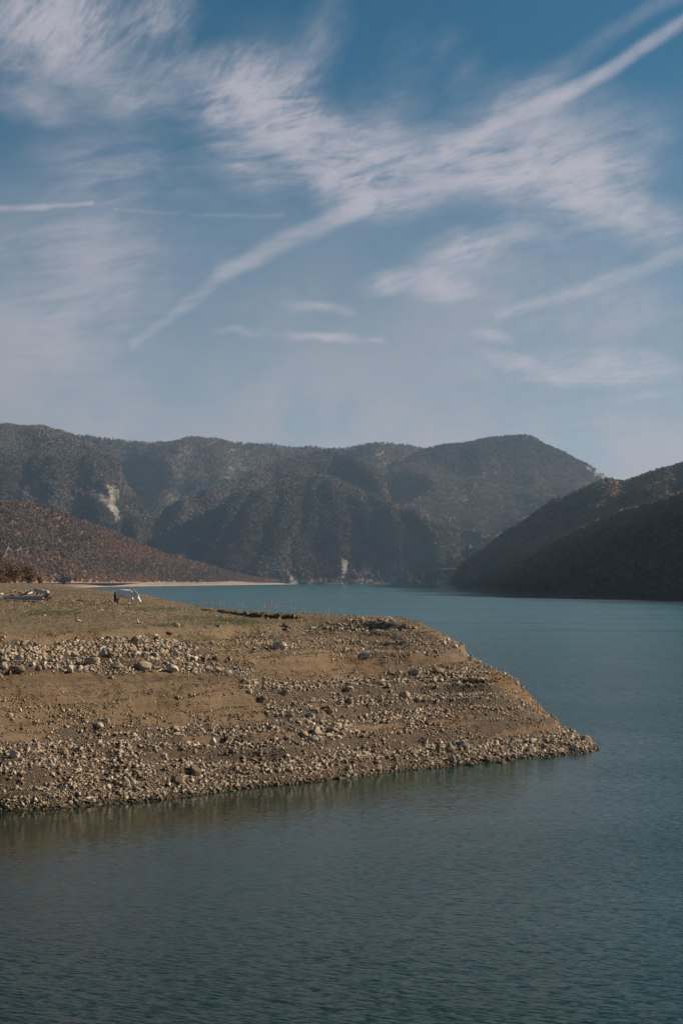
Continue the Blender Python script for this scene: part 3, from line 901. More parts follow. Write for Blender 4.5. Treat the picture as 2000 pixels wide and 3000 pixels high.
def make_ground():
    pxs = np.linspace(-900, 2120, 620)
    inv = np.linspace(1 / 66.0, 1 / 175.0, 560)
    ys = np.concatenate([1 / inv, np.linspace(178, 560, 130)])
    PX, Y = np.meshgrid(pxs, ys)
    X = (PX - 1000) / F * Y
    Z = ground_h(X, Y)
    keep_low = np.maximum(Z, -6)
    d, s = rubble_at(X, Y, Z)
    me = np_mesh('headland', np.stack([X.ravel(), Y.ravel(), keep_low.ravel()], 1), grid_faces(len(ys), len(pxs)), smooth=True)
    add_attr(me, 'rubble', d.ravel())
    px, py = to_px(X, Y, Z)
    # turf: green patches on the flat top
    g = np.zeros(Z.shape)
    for cx, cy, rx, ry, val in ((150, 1795, 120, 12, .8), (265, 1768, 85, 9, .9), (450, 1785, 90, 8, .9), (560, 1812, 90, 12, .7), (680, 1822, 130, 14, .8), (960, 1838, 80, 14, 1.0), (1060, 1845, 60, 10, .8),
                                (560, 1865, 110, 14, .5), (190, 1760, 100, 7, .6), (800, 1920, 70, 16, .35), (980, 1890, 60, 14, .3), (60, 1722, 120, 6, .4), (500, 1833, 60, 8, .8), (200, 1730, 160, 5, .5)):
        q = ((px - cx) / rx) ** 2 + ((py - cy) / ry) ** 2
        g = np.maximum(g, val * np.exp(-q * 1.1))
    add_attr(me, 'turf', g.ravel())
    # flat top with dry grass
    dry = np.clip((1858 - py + 5 * fbm(X / 2, Y / 2, 3, 8)) / 12, 0, 1) * (Z > 6)
    add_attr(me, 'dry', dry.ravel())
    # reddish cut on the right-hand skyline, a darker soil band under the upper stones
    cut = in_poly(px + 6 * fbm(X, Y, 2, 4), py + 6 * fbm(X, Y, 2, 5), z6((740, 370), (860, 390), (950, 450), (1050, 570), (960, 575), (880, 490), (780, 450))) * 1.0
    add_attr(me, 'ochre', cut.ravel())
    dark_and_damp = np.zeros(Z.shape)
    for poly in (z4((-2000, 420), (0, 420), (500, 392), (1000, 388), (1568, 400), (1700, 440), (1000, 450), (400, 440), (0, 470), (-2000, 470)),):
        dark_and_damp = np.maximum(dark_and_damp, in_poly(px, py + 4 * fbm(X / 2, Y / 2, 2, 7), poly) * 0.6)
    add_attr(me, 'dark_and_damp', np.maximum(dark_and_damp, np.clip(1.4 - Z / 0.3, 0, 1)).ravel())  # darker soil band joined with the damp margin at the waterline
    m, t = mat('bank_soil')
    p = t.pos
    n0 = t.noise(p, 0.25, 5, 0.6)
    n1 = t.noise(p, 1.6, 5, 0.65)
    n2 = t.noise(p, 9.0, 4, 0.7)
    soil = t.mix(t.smooth(n0, 0.3, 0.7), (0.205, 0.130, 0.069), (0.255, 0.174, 0.101))
    soil = t.mix(t.smooth(n1, 0.35, 0.75, 0, 0.6), soil, (0.17, 0.115, 0.07))
    lay = t.noise(t.mapping(p, scale=(0.05, 0.05, 2.6)), 1.0, 4, 0.6)
    soil = t.mix(t.smooth(lay, 0.5, 0.68, 0, 0.6), soil, (0.17, 0.11, 0.062))
    soil = t.mix(t.smooth(lay, 0.32, 0.42, 0.45, 0.0), soil, (0.27, 0.19, 0.115))
    soil = t.mix(t.attr('ochre'), soil, (0.20, 0.125, 0.06))
    rb = t.mix(t.smooth(n2, 0.35, 0.65), (0.075, 0.053, 0.033), (0.15, 0.11, 0.075))
    col = t.mix(t.smooth(t.math('ADD', t.attr('rubble'), t.math('MULTIPLY', t.math('SUBTRACT', n1, 0.5), 0.8)), 0.3, 0.8), soil, rb)
    grass = t.mix(t.smooth(n2, 0.35, 0.65), (0.16, 0.113, 0.064), (0.235, 0.178, 0.112))
    grass = t.mix(t.smooth(n1, 0.4, 0.7, 0, 0.55), grass, (0.15, 0.115, 0.066))
    col = t.mix(t.attr('dry'), col, grass)
    gr = t.mix(t.smooth(n2, 0.3, 0.7), (0.060, 0.070, 0.020), (0.105, 0.102, 0.040))
    ga = t.math('ADD', t.attr('turf'), t.math('MULTIPLY', t.math('SUBTRACT', n1, 0.5), 1.3))
    col = t.mix(t.smooth(ga, 0.22, 0.62, 0, 0.95), col, gr)
    col = t.mix(t.math('MULTIPLY', t.attr('dark_and_damp'), 0.55), col, (0.085, 0.058, 0.036))
    speck = t.smooth(t.noise(p, 22.0, 2, 0.6), 0.62, 0.7, 0.0, 0.55)
    col = t.mix(speck, col, (0.36, 0.31, 0.25))
    t.link(col, t.b.inputs['Base Color'])
    hgt = t.math('ADD', t.math('MULTIPLY', n2, 0.6), t.noise(p, 30, 3, 0.7))
    bump(t, hgt, 1.0, 0.13)
    link_mesh('headland', me, m, kind='structure')


make_ground()

# ------------------------------------------------------------------ stones
def hull_stone(seed, n=11, flat=0.62):
    r = random.Random(seed)
    bm = bmesh.new()
    for _ in range(n):
        v = Vector((r.gauss(0, 1), r.gauss(0, 1), r.gauss(0, 1))).normalized() * (0.85 + 0.3 * r.random())
        bm.verts.new((v.x * (1.0 + 0.5 * r.random()), v.y * 0.75, v.z * flat))
    res = bmesh.ops.convex_hull(bm, input=bm.verts)
    bmesh.ops.delete(bm, geom=[g for g in res['geom_interior'] if isinstance(g, bmesh.types.BMVert)], context='VERTS')
    bmesh.ops.triangulate(bm, faces=bm.faces)
    v = np.array([q.co[:] for q in bm.verts])
    bm.verts.index_update()
    f = np.array([[q.index for q in fc.verts] for fc in bm.faces])
    bm.free()
    return v * 0.5, f


def rot_mats(n, tilt):
    a = rng.random(n) * 2 * np.pi
    tx, ty = rng.normal(0, tilt, (2, n))
    ca, sa = np.cos(a), np.sin(a)
    z0, o1 = np.zeros(n), np.ones(n)
    Rz = np.stack([np.stack([ca, -sa, z0], 1), np.stack([sa, ca, z0], 1), np.stack([z0, z0, o1], 1)], 1)
    cx, sx = np.cos(tx), np.sin(tx)
    Rx = np.stack([np.stack([o1, z0, z0], 1), np.stack([z0, cx, -sx], 1), np.stack([z0, sx, cx], 1)], 1)
    cy, sy = np.cos(ty), np.sin(ty)
    Ry = np.stack([np.stack([cy, z0, sy], 1), np.stack([z0, o1, z0], 1), np.stack([-sy, z0, cy], 1)], 1)
    return Rx @ Ry @ Rz


def stone_mat(name, use_attr):
    m, t = mat(name)
    v = t.attr('tint') if use_attr else t.rnd
    col = t.ramp(v, [(0.0, (0.155, 0.107, 0.066)), (0.3, (0.275, 0.21, 0.145)), (0.7, (0.385, 0.31, 0.225)), (1.0, (0.50, 0.42, 0.325))])
    n = t.noise(t.pos, 6.0, 5, 0.7)
    col = t.mix(t.smooth(n, 0.4, 0.75, 0, 0.55), col, (0.17, 0.13, 0.09))
    n2 = t.noise(t.pos, 1.2, 2, 0.5)
    col = t.mix(t.smooth(n2, 0.55, 0.75, 0, 0.4), col, (0.25, 0.17, 0.10))
    # wet, dark foot at the waterline
    sp = t.node('ShaderNodeSeparateXYZ')
    t.link(t.pos, sp.inputs[0])
    col = t.mix(t.smooth(sp.outputs[2], 0.06, 0.32, 0.8, 0.0), col, (0.06, 0.045, 0.03))
    t.link(col, t.b.inputs['Base Color'])
    if not use_attr:
        bump(t, t.noise(t.pos, 14, 5, 0.7), 0.6, 0.05)
    return m


M_clod, _t = mat('soil_clod')
_t.link(_t.ramp(_t.attr('tint'), [(0, (0.11, 0.07, 0.04)), (0.5, (0.20, 0.135, 0.08)), (1, (0.26, 0.19, 0.12))]), _t.b.inputs['Base Color'])
M_rub, M_stone = stone_mat('rubble_stone', True), stone_mat('boulder_stone', False)


def ground_candidates(n, pxr=(-420, 1800), yr=(71, 150)):
    """even spread over the plan of the bank, kept where it is above water"""
    y0, y1 = yr
    y = np.sqrt(rng.random(n) * (y1 ** 2 - y0 ** 2) + y0 ** 2)
    px = rng.uniform(pxr[0], pxr[1], n)
    x = (px - 1000) / F * y
    z0 = base_h(x, y)
    ok = z0 > -0.12
    x, y = x[ok], y[ok]
    return x, y, ground_h(x, y)


def scatter_stones(name, n, smin, smax, power, nvar, npts, bury=0.25, dmul=1.0, mode='stone'):
    x, y, z = ground_candidates(n)
    d, s = rubble_at(x, y, z)
    # strand lines: each old water level left its own sorting
    wz = z + 0.15 * fbm(x / 7, y / 7, 3, 650)
    band = vnoise(wz * 2.6, x / 25 + 3, 660) * 0.6 + vnoise(wz * 6.1, x / 14, 661) * 0.4
    d = np.clip(d * np.clip(0.25 + 1.5 * band, 0.35, 1.35), 0, 1)
    s = s * np.clip(0.6 + 0.8 * vnoise(wz * 3.1 + 9, x / 20, 662), 0.65, 1.35)
    clump = np.clip(0.75 + 0.9 * fbm(x / 1.3, y / 1.3, 3, 600), 0.15, 1.6)
    clump = np.where(d > 0.9, np.maximum(clump, 0.7), clump)
    if mode == 'soil':
        d = np.where(d < 0.035, 0.05, np.where(d < 0.5, 0.55, 0.15)) * np.where(z > 7.6, 0.55, 1)
    ok = rng.random(len(x)) < d * clump * dmul
    x, y, z, s = x[ok], y[ok], z[ok], s[ok]
    k = len(x)
    size = (smin + (smax - smin) * rng.random(k) ** power) * s
    var = rng.integers(0, nvar, k)
    R = rot_mats(k, 0.5)
    V, Fc, T = [], [], []
    off = 0
    for q in range(nvar):
        bv, bf = hull_stone(900 + q + int(smin * 1000), npts, 0.36 + 0.09 * (q % 5))
        idx = np.where(var == q)[0]
        sc = size[idx][:, None] * rng.uniform(0.7, 1.3, (len(idx), 3))
        pts = np.einsum('kij,kvj->kvi', R[idx], bv[None] * sc[:, None, :])
        pts += np.stack([x[idx], y[idx], z[idx] + size[idx] * (0.22 - bury * 0.5)], 1)[:, None, :]
        V.append(pts.reshape(-1, 3))
        Fc.append((bf[None] + (np.arange(len(idx)) * len(bv))[:, None, None] + off).reshape(-1, 3))
        T.append(np.repeat(np.clip(np.where(rng.random(len(idx)) < 0.3, 0.12, 0.5) + rng.normal(0, 0.2, len(idx)), 0, 1), len(bv)))
        off += len(idx) * len(bv)
    me = np_mesh(name, np.concatenate(V), np.concatenate(Fc))
    add_attr(me, 'tint', np.concatenate(T))
    link_mesh(name, me, M_clod if mode == 'soil' else M_rub, kind='stuff')


scatter_stones('rubble', 430000, 0.10, 0.42, 4.0, 14, 8, bury=0.25)
scatter_stones('gravel', 520000, 0.055, 0.15, 1.0, 8, 6, bury=0.0)
scatter_stones('soil_clods', 420000, 0.07, 0.24, 2.2, 8, 8, bury=0.1, mode='soil')


def boulder_mesh(seed):
    r = random.Random(seed)
    bm = bmesh.new()
    bmesh.ops.create_icosphere(bm, subdivisions=3, radius=1)
    planes = []
    for _ in range(r.randint(9, 14)):
        nrm = Vector((r.gauss(0, 1), r.gauss(0, 1), r.gauss(0, 0.8))).normalized()
        planes.append((nrm, r.uniform(0.55, 0.85)))
    for v in bm.verts:
        for nrm, dd in planes:
            q = v.co.dot(nrm) - dd
            if q > 0:
                v.co -= nrm * q
        v.co *= 1 + 0.035 * math.sin(v.co.x * 9 + seed) * math.sin(v.co.y * 8 - seed) + r.uniform(-0.012, 0.012)
    me = bpy.data.meshes.new('boulder')
    bm.to_mesh(me)
    bm.free()
    co = np.empty(len(me.vertices) * 3, np.float32)
    me.vertices.foreach_get('co', co)
    co = co.reshape(-1, 3)
    lo, hi = co.min(0), co.max(0)
    co = (co - (lo + hi) / 2) / (hi - lo)          # unit box
    me.vertices.foreach_set('co', co.ravel())
    me.materials.append(M_stone)
    me.update()
    return me


BM = [boulder_mesh(3000 + i) for i in range(18)]
# rays through the photo meet the bank here
_gx = np.linspace(-20, 1790, 363)
_gy = 1 / np.linspace(1 / 68.0, 1 / 260.0, 900)
_GX, _GY = np.meshgrid(_gx, _gy)
_X = (_GX - 1000) / F * _GY
_GZ = ground_h(_X, _GY)
_GP = HOR - (_GZ - H) * F / _GY


def on_ground(px, py):
    """the point of the bank seen at a photo pixel"""
    j = int(np.clip(round((px - _gx[0]) / (_gx[1] - _gx[0])), 0, len(_gx) - 1))
    col = np.minimum.accumulate(_GP[:, j])
    i = int(np.argmax(col <= py))
    if col[i] > py:
        i = int(np.argmin(col))
    y = _gy[i]
    x = (px - 1000) / F * y
    return x, y, float(ground_h(np.array([x]), np.array([y]))[0])


def put_boulder(px, py, wpx, hpx, label, group=None, seed=None, rz=None, tilt=(0, 0), cat='rock', name='boulder'):
    """py = foot of the stone in the photo"""
    x, y, z = on_ground(px, py)
    w, h = wpx * y / F, hpx * y / F
    r = random.Random(int(px * 7 + py) if seed is None else seed)
    o = bpy.data.objects.new(name, BM[r.randrange(len(BM))])
    C.objects.link(o)
    dz = h * 1.25
    o.scale = (w * r.uniform(1.0, 1.15), w * r.uniform(0.65, 0.95), dz)
    o.rotation_euler = (tilt[0] + r.uniform(-.12, .12), tilt[1] + r.uniform(-.15, .15), r.uniform(-0.35, 0.35) if rz is None else rz)
    o.location = (x, y, z + dz * 0.28)
    return tag(o, label, cat, group)


# stones one can point at
NAMED = [
    (620, 1886, 14, 10, 'small white stone alone on dry soil right of the upper rubble'),
    (497, 1858, 22, 7, 'flat pale slab overhanging a dark hollow at the top of the upper rubble'),
    (516, 1836, 22, 10, 'dark sided grey stone on the turf above the flat overhanging slab'),
    (604, 1840, 22, 6, 'long flat pale stone on the turf, left of two'),
    (641, 1836, 13, 6, 'short flat pale stone on the turf, right of two'),
    (652, 1812, 14, 8, 'grey stone on the grass below the left end of the dark turf bank'),
    (322, 1763, 9, 10, 'small white stone on the grass just behind the grazing horse'),
    (130, 1806, 10, 6, 'white stone on the grass in front of the long bleached trunk'),
    (232, 1822, 15, 7, 'flat pale stone alone on the dry grass, left half'),
    (782, 1814, 11, 5, 'small flat stone at the right foot of the dark turf bank'),
    (270, 1950, 44, 26, 'big square grey block, largest stone in the upper rubble band left of centre'),
    (422, 1962, 46, 26, 'broad rough grey boulder at the lower edge of the upper rubble band'),
    (506, 1966, 34, 20, 'pale rounded boulder just right of the broad rough one, above the bare soil'),
    (346, 1957, 30, 14, 'low flat pale slab between two big blocks at the foot of the upper rubble'),
    (202, 1968, 32, 18, 'long wedge of stone tipped to the left at the lower edge of the upper rubble'),
    (58, 1972, 32, 18, 'square stone near the left edge of the frame, foot of the upper rubble'),
    (56, 1936, 26, 18, 'pale chunky block high in the upper rubble near the left edge'),
    (304, 1924, 17, 28, 'tall narrow stone standing upright in the upper rubble band'),
    (324, 1927, 22, 16, 'squat stone leaning against the upright narrow one'),
    (395, 1882, 24, 18, 'dark stone standing at the top edge of the upper rubble below the grass'),
    (512, 1916, 16, 14, 'small almost white round cobble in the upper rubble, under a grey block'),
    (521, 1904, 22, 16, 'grey block just above a small white cobble in the upper rubble'),
    (549, 1951, 30, 10, 'long flat pale slab lying at the right end of the upper rubble'),
    (612, 1968, 22, 14, 'first of two side by side stones on the bare soil below the upper rubble'),
    (640, 1968, 24, 15, 'second, right of two side by side stones on bare soil below the upper rubble'),
    (114, 1969, 18, 15, 'pale pointed stone at the lower edge of the upper rubble, left part'),
    (13, 1962, 18, 20, 'dark stone cut by the left edge of the frame in the upper rubble'),
    (222, 1926, 26, 18, 'broad low grey stone in the middle of the upper rubble, left part'),
    (328, 1991, 12, 9, 'single stone alone on the smooth dark soil below the upper rubble'),
    (589, 1992, 12, 9, 'small pale stone alone at the right end of the smooth dark soil'),
    (45, 2217, 27, 22, 'smooth pale rounded boulder on the slope near the left edge'),
    (192, 2214, 20, 26, 'pale upright boulder throwing a wide black shadow to its left'),
    (163, 2226, 13, 9, 'small stone lying in the black shadow of the upright boulder'),
    (370, 2306, 24, 24, 'rounded tan boulder near the water, left of centre'),
    (390, 2300, 18, 16, 'smaller stone touching the right side of the rounded tan boulder near the water'),
    (574, 2274, 32, 34, 'large pale boulder standing on the lower rubble, biggest of the lower left bank'),
    (522, 2294, 32, 24, 'flat topped grey block left of and below the large pale boulder'),
    (290, 2131, 26, 14, 'low broad pale stone in the middle of the left slope, paired with a rounder one'),
    (313, 2122, 18, 14, 'rounder stone behind the low broad pale one on the left slope'),
    (625, 2186, 18, 26, 'leaning upright stone at the edge of a bare soil patch'),
    (672, 2174, 22, 15, 'blocky stone on bare soil right of the leaning upright stone'),
    (395, 2161, 18, 12, 'pale flat stone in the middle rubble of the left slope'),
    (31, 2102, 17, 13, 'lone pale stone by the left edge on the tan terrace'),
    (513, 2138, 18, 11, 'pale stone at the right end of the tan terrace'),
    (819, 1903, 40, 24, 'big dark slab of rock tipped towards the water below the green turf'),
    (838, 1836, 20, 10, 'pale flat stone lying alone on the grass below the dark turf bank'),
    (928, 2156, 34, 24, 'smooth pale boulder, biggest of the cluster in the middle of the headland'),
    (888, 2160, 30, 18, 'long pale stone left of the smooth pale boulder in the middle cluster'),
    (976, 2148, 32, 18, 'dark leaning slab right of the smooth pale boulder in the middle cluster'),
    (962, 2160, 28, 14, 'dark stone at the foot of the leaning slab in the middle cluster'),
    (918, 2176, 26, 14, 'flat grey stone below the smooth pale boulder of the middle cluster'),
    (772, 2056, 24, 20, 'chunky stone with a dark left side above the bare soil hollow'),
    (837, 2036, 22, 18, 'grey stone sitting alone at the foot of the upper slope, mid headland'),
    (729, 2032, 20, 16, 'pale stone at the right end of the smooth tan soil'),
    (1024, 2064, 20, 22, 'tall tan stone half way up the middle slope'),
    (966, 2092, 22, 18, 'tan block on the bare soil runnel, middle slope'),
    (912, 2104, 20, 18, 'pale angular stone under the bare soil runnel'),
    (823, 2098, 14, 16, 'pale pointed stone on the soil slope, left of two'),
    (850, 2102, 20, 13, 'pale flat stone on the soil slope, right of the pointed one'),
    (1185, 2044, 28, 18, 'dark edged block in the dense rubble left of the nose'),
    (1218, 1979, 26, 16, 'rough boulder in the stone line half way up the right part, left of two'),
    (1284, 1976, 30, 16, 'rough boulder in the stone line half way up the right part, right of two'),
    (1069, 1928, 34, 14, 'pale split slab lying among dry grass tufts high on the bank'),
    (1283, 2206, 15, 30, 'tall thin slab standing on end near the tip'),
    (1316, 2200, 24, 20, 'square grey block beside the tall thin slab near the tip'),
    (1243, 2178, 18, 16, 'rounded grey stone above and left of the tall thin slab'),
    (850, 2258, 17, 13, 'pale round stone in the lower rubble under the middle cluster'),
    (1020, 2256, 20, 13, 'dark stone near the waterline below the middle of the headland'),
    (1020, 2024, 28, 10, 'dark flat slab in the upper middle rubble'),
    (1129, 1826, 14, 9, 'pale stone on the skyline of the headland beside dry stalks'),
    (667, 1974, 24, 12, 'pale low stone right of the two side by side stones on bare soil'),
    (1598, 2238, 32, 18, 'big rounded boulder at the waterline near the tip'),
    (1682, 2198, 24, 15, 'pale flat topped stone close to the tip, above the water'),
    (1716, 2176, 26, 22, 'dark blunt boulder on the outline of the tip'),
    (1372, 2250, 30, 16, 'pale flat boulder at the waterline left of the tip'),
    (1468, 2248, 36, 18, 'broad low boulder half in the water, mid way along the tip'),
    (1323, 2234, 24, 22, 'grey block with a dark left face above the waterline'),
    (1333, 1899, 16, 11, 'dark stone on the skyline half way down to the tip'),
    (1512, 2004, 14, 12, 'stone perched on the brown cut of the skyline'),
    (1620, 2178, 20, 12, 'pale stone high on the tip, right of the shallow soil hollow'),
]
for a, b, w_, h_, lab in NAMED:
    tl = (0, 0)
    put_boulder(a, b, w_, h_, lab, 'boulders on the headland', tilt=tl)

# further stones of the bands, told apart by nothing but their band
BANDS = [
    (RUBBLE[1][0], 70, 'angular stone of the upper rubble band below the grass', 'stones of the upper rubble band', (12, 23)),
    (z4((0, 960), (700, 930), (1560, 900), (1560, 1180), (1100, 1200), (500, 1230), (0, 1245)), 52, 'angular grey stone of the lower left rubble above the water', 'stones of the lower left rubble', (11, 19)),
    (z5((300, 950), (1000, 900), (1560, 880), (1560, 1130), (400, 1200)), 38, 'angular grey stone of the lower middle rubble above the water', 'stones of the lower middle rubble', (11, 19)),
    (z5((700, 590), (1200, 520), (1560, 500), (1560, 820), (1000, 800), (800, 660)), 34, 'grey stone in the dense rubble half way up the middle slope', 'stones of the middle slope', (10, 17)),
    (z6((330, 860), (640, 840), (1000, 840), (1260, 790), (1420, 860), (1000, 980), (340, 1040)), 36, 'blocky grey stone piled along the waterline towards the tip', 'stones piled at the tip', (12, 25)),
]
def short_ref(lab):
    cut = len(lab)
    for wd in (' in ', ' at ', ' on ', ' near ', ' lying ', ' standing ', ' just ', ' under ', ' above ', ' below ', ' throwing ', ', ', ' by ', ' touching ', ' beside ', ' high ', ' among ', ' alone', ' left of', ' right of', ' between ', ' of the ', ' tipped ', ' tilted ', ' close ', ' behind ', ' overhanging ', ' leaning ', ' half ', ' perched ', ' sitting '):
        q = lab.find(wd)
        if 0 < q < cut:
            cut = q
    return lab[:cut]


REFS = [short_ref(q[4]) for q in NAMED]
REFS = {i: r_ for i, r_ in enumerate(REFS) if REFS.count(r_) == 1 and len(r_.split()) >= 2 and not r_.startswith(('first', 'second'))}
taken = set()


def neighbour_label(a, b, place):
    best = None
    for i, r_ in REFS.items():
        dx, dy = a - NAMED[i][0], b - NAMED[i][1]
        d_ = math.hypot(dx, dy * 1.4)
        if d_ < 75 and (best is None or d_ < best[0]):
            side = ('right of' if dx > 0 else 'left of') if abs(dx) > abs(dy) * 1.4 else ('below' if dy > 0 else 'above')
            best = (d_, i, side, r_)
    if best is None or (best[1], best[2]) in taken:
        return None
    taken.add((best[1], best[2]))
    out = 'angular stone nearest ' + ('to the ' + best[2].split()[0] + ' of' if 'of' in best[2] else best[2]) + ' the ' + best[3] + ' in ' + place
    return out if len(out.split()) <= 16 else out.replace('angular ', '').rsplit(' in ', 1)[0]


for poly, n, lab, grp, (s0, s1) in BANDS:
    P = np.array(poly)
    got = 0
    rr = random.Random(n)
    while got < n:
        a, b = rr.uniform(max(P[:, 0].min(), 2), P[:, 0].max()), rr.uniform(P[:, 1].min(), P[:, 1].max())
        if not in_poly(np.array([a]), np.array([b]), poly)[0]:
            continue
        if any(abs(a - q[0]) < q[2] * 0.7 and abs(b - q[1]) < q[3] for q in NAMED):
            continue
        w_ = s0 + (s1 - s0) * rr.random() ** 2
        own = neighbour_label(a, b, {'up': 'the upper rubble', 'lo': 'the lower rubble', 'mi': 'the middle slope', 'pi': 'the tip'}[grp.split(' of the ')[-1].replace('stones ', '')[:2]])
        put_boulder(a, b, w_, w_ * rr.uniform(0.5, 0.8), own or lab, grp, seed=rr.randrange(10 ** 6), rz=rr.uniform(0, 6.28), tilt=(rr.uniform(-.3, .3), rr.uniform(-.3, .3)), name='stone', cat='stone')
        got += 1


# ------------------------------------------------------------------ wood, plants, animal
def tube(path, radii, sides=7, seed=0, rough=0.0, cap=True):
    """one limb: verts, faces (quads as two triangles)"""
    r = np.random.default_rng(seed)
    P = np.array(path, float)
    n = len(P)
    tang = np.gradient(P, axis=0)
    tang /= np.linalg.norm(tang, axis=1)[:, None] + 1e-9
    ref = np.array([0.31, 0.2, 0.93])
    V = []
    for i in range(n):
        a = np.cross(tang[i], ref)
        if np.linalg.norm(a) < 0.05:
            a = np.cross(tang[i], [1, 0, 0])
        a /= np.linalg.norm(a)
        b = np.cross(tang[i], a)
        th = np.arange(sides) / sides * 2 * np.pi
        rr = radii[i] * (1 + rough * r.normal(size=sides))
        V.append(P[i] + np.outer(np.cos(th) * rr, a) + np.outer(np.sin(th) * rr, b))
    V = np.concatenate(V)
    Fc = []
    for i in range(n - 1):
        for j in range(sides):
            k = (j + 1) % sides
            q = (i * sides + j, i * sides + k, (i + 1) * sides + k, (i + 1) * sides + j)
            Fc += [(q[0], q[1], q[2]), (q[0], q[2], q[3])]
    if cap:
        c = len(V)
        V = np.concatenate([V, P[[0, -1]]])
        for j in range(sides):
            k = (j + 1) % sides
            Fc += [(k, j, c), ((n - 1) * sides + j, (n - 1) * sides + k, c + 1)]
    return V, np.array(Fc)


def join(parts):
    V, Fc, off = [], [], 0
    for v, f in parts:
        V.append(v)
        Fc.append(np.asarray(f) + off)
        off += len(v)
    return np.concatenate(V), np.concatenate(Fc)


def limb(p0, p1, r0, r1, bend=0.1, n=7, seed=0, sides=7, rough=0.06):
    r = np.random.default_rng(seed)
    t = np.linspace(0, 1, n)[:, None]
    L = np.linalg.norm(np.array(p1) - np.array(p0))
    P = np.array(p0) * (1 - t) + np.array(p1) * t + np.cumsum(r.normal(size=(n, 3)), axis=0) * bend * L / n * np.sqrt(t)
    return tube(P, r0 + (r1 - r0) * t[:, 0], sides, seed, rough)


def plain_mat(name, c0, c1, sc=8.0, rough=0.9, stretch=(1, 1, 1)):
    m, t = mat(name)
    n = t.noise(t.mapping(t.obj, scale=stretch), sc, 4, 0.65)
    t.link(t.mix(t.smooth(n, 0.3, 0.7), c0, c1), t.b.inputs['Base Color'])
    t.b.inputs['Roughness'].default_value = rough
    return m


M_bleach = plain_mat('bleached_wood', (0.52, 0.47, 0.42), (0.36, 0.31, 0.26), 5)
M_oldwood = plain_mat('weathered_wood', (0.30, 0.25, 0.2), (0.17, 0.13, 0.1), 7)
M_root = plain_mat('dark_root_wood', (0.10, 0.075, 0.055), (0.2, 0.15, 0.11), 6)
M_bark = plain_mat('bark', (0.055, 0.045, 0.038), (0.10, 0.08, 0.065), 3)
M_straw = plain_mat('dry_stalk_straw', (0.42, 0.33, 0.23), (0.30, 0.22, 0.14), 4)


def empty(name, loc, label, cat, group=None, rz=0):
    o = bpy.data.objects.new(name, None)
    C.objects.link(o)
    o.location = loc
    o.rotation_euler = (0, 0, rz)
    o.empty_display_size = 0.3
    return tag(o, label, cat, group)


def part(name, vf, m, parent, smooth=True):
    return link_mesh(name, np_mesh(name, vf[0], vf[1], smooth), m, parent)


def gpt(px, py):
    return Vector(on_ground(px, py))


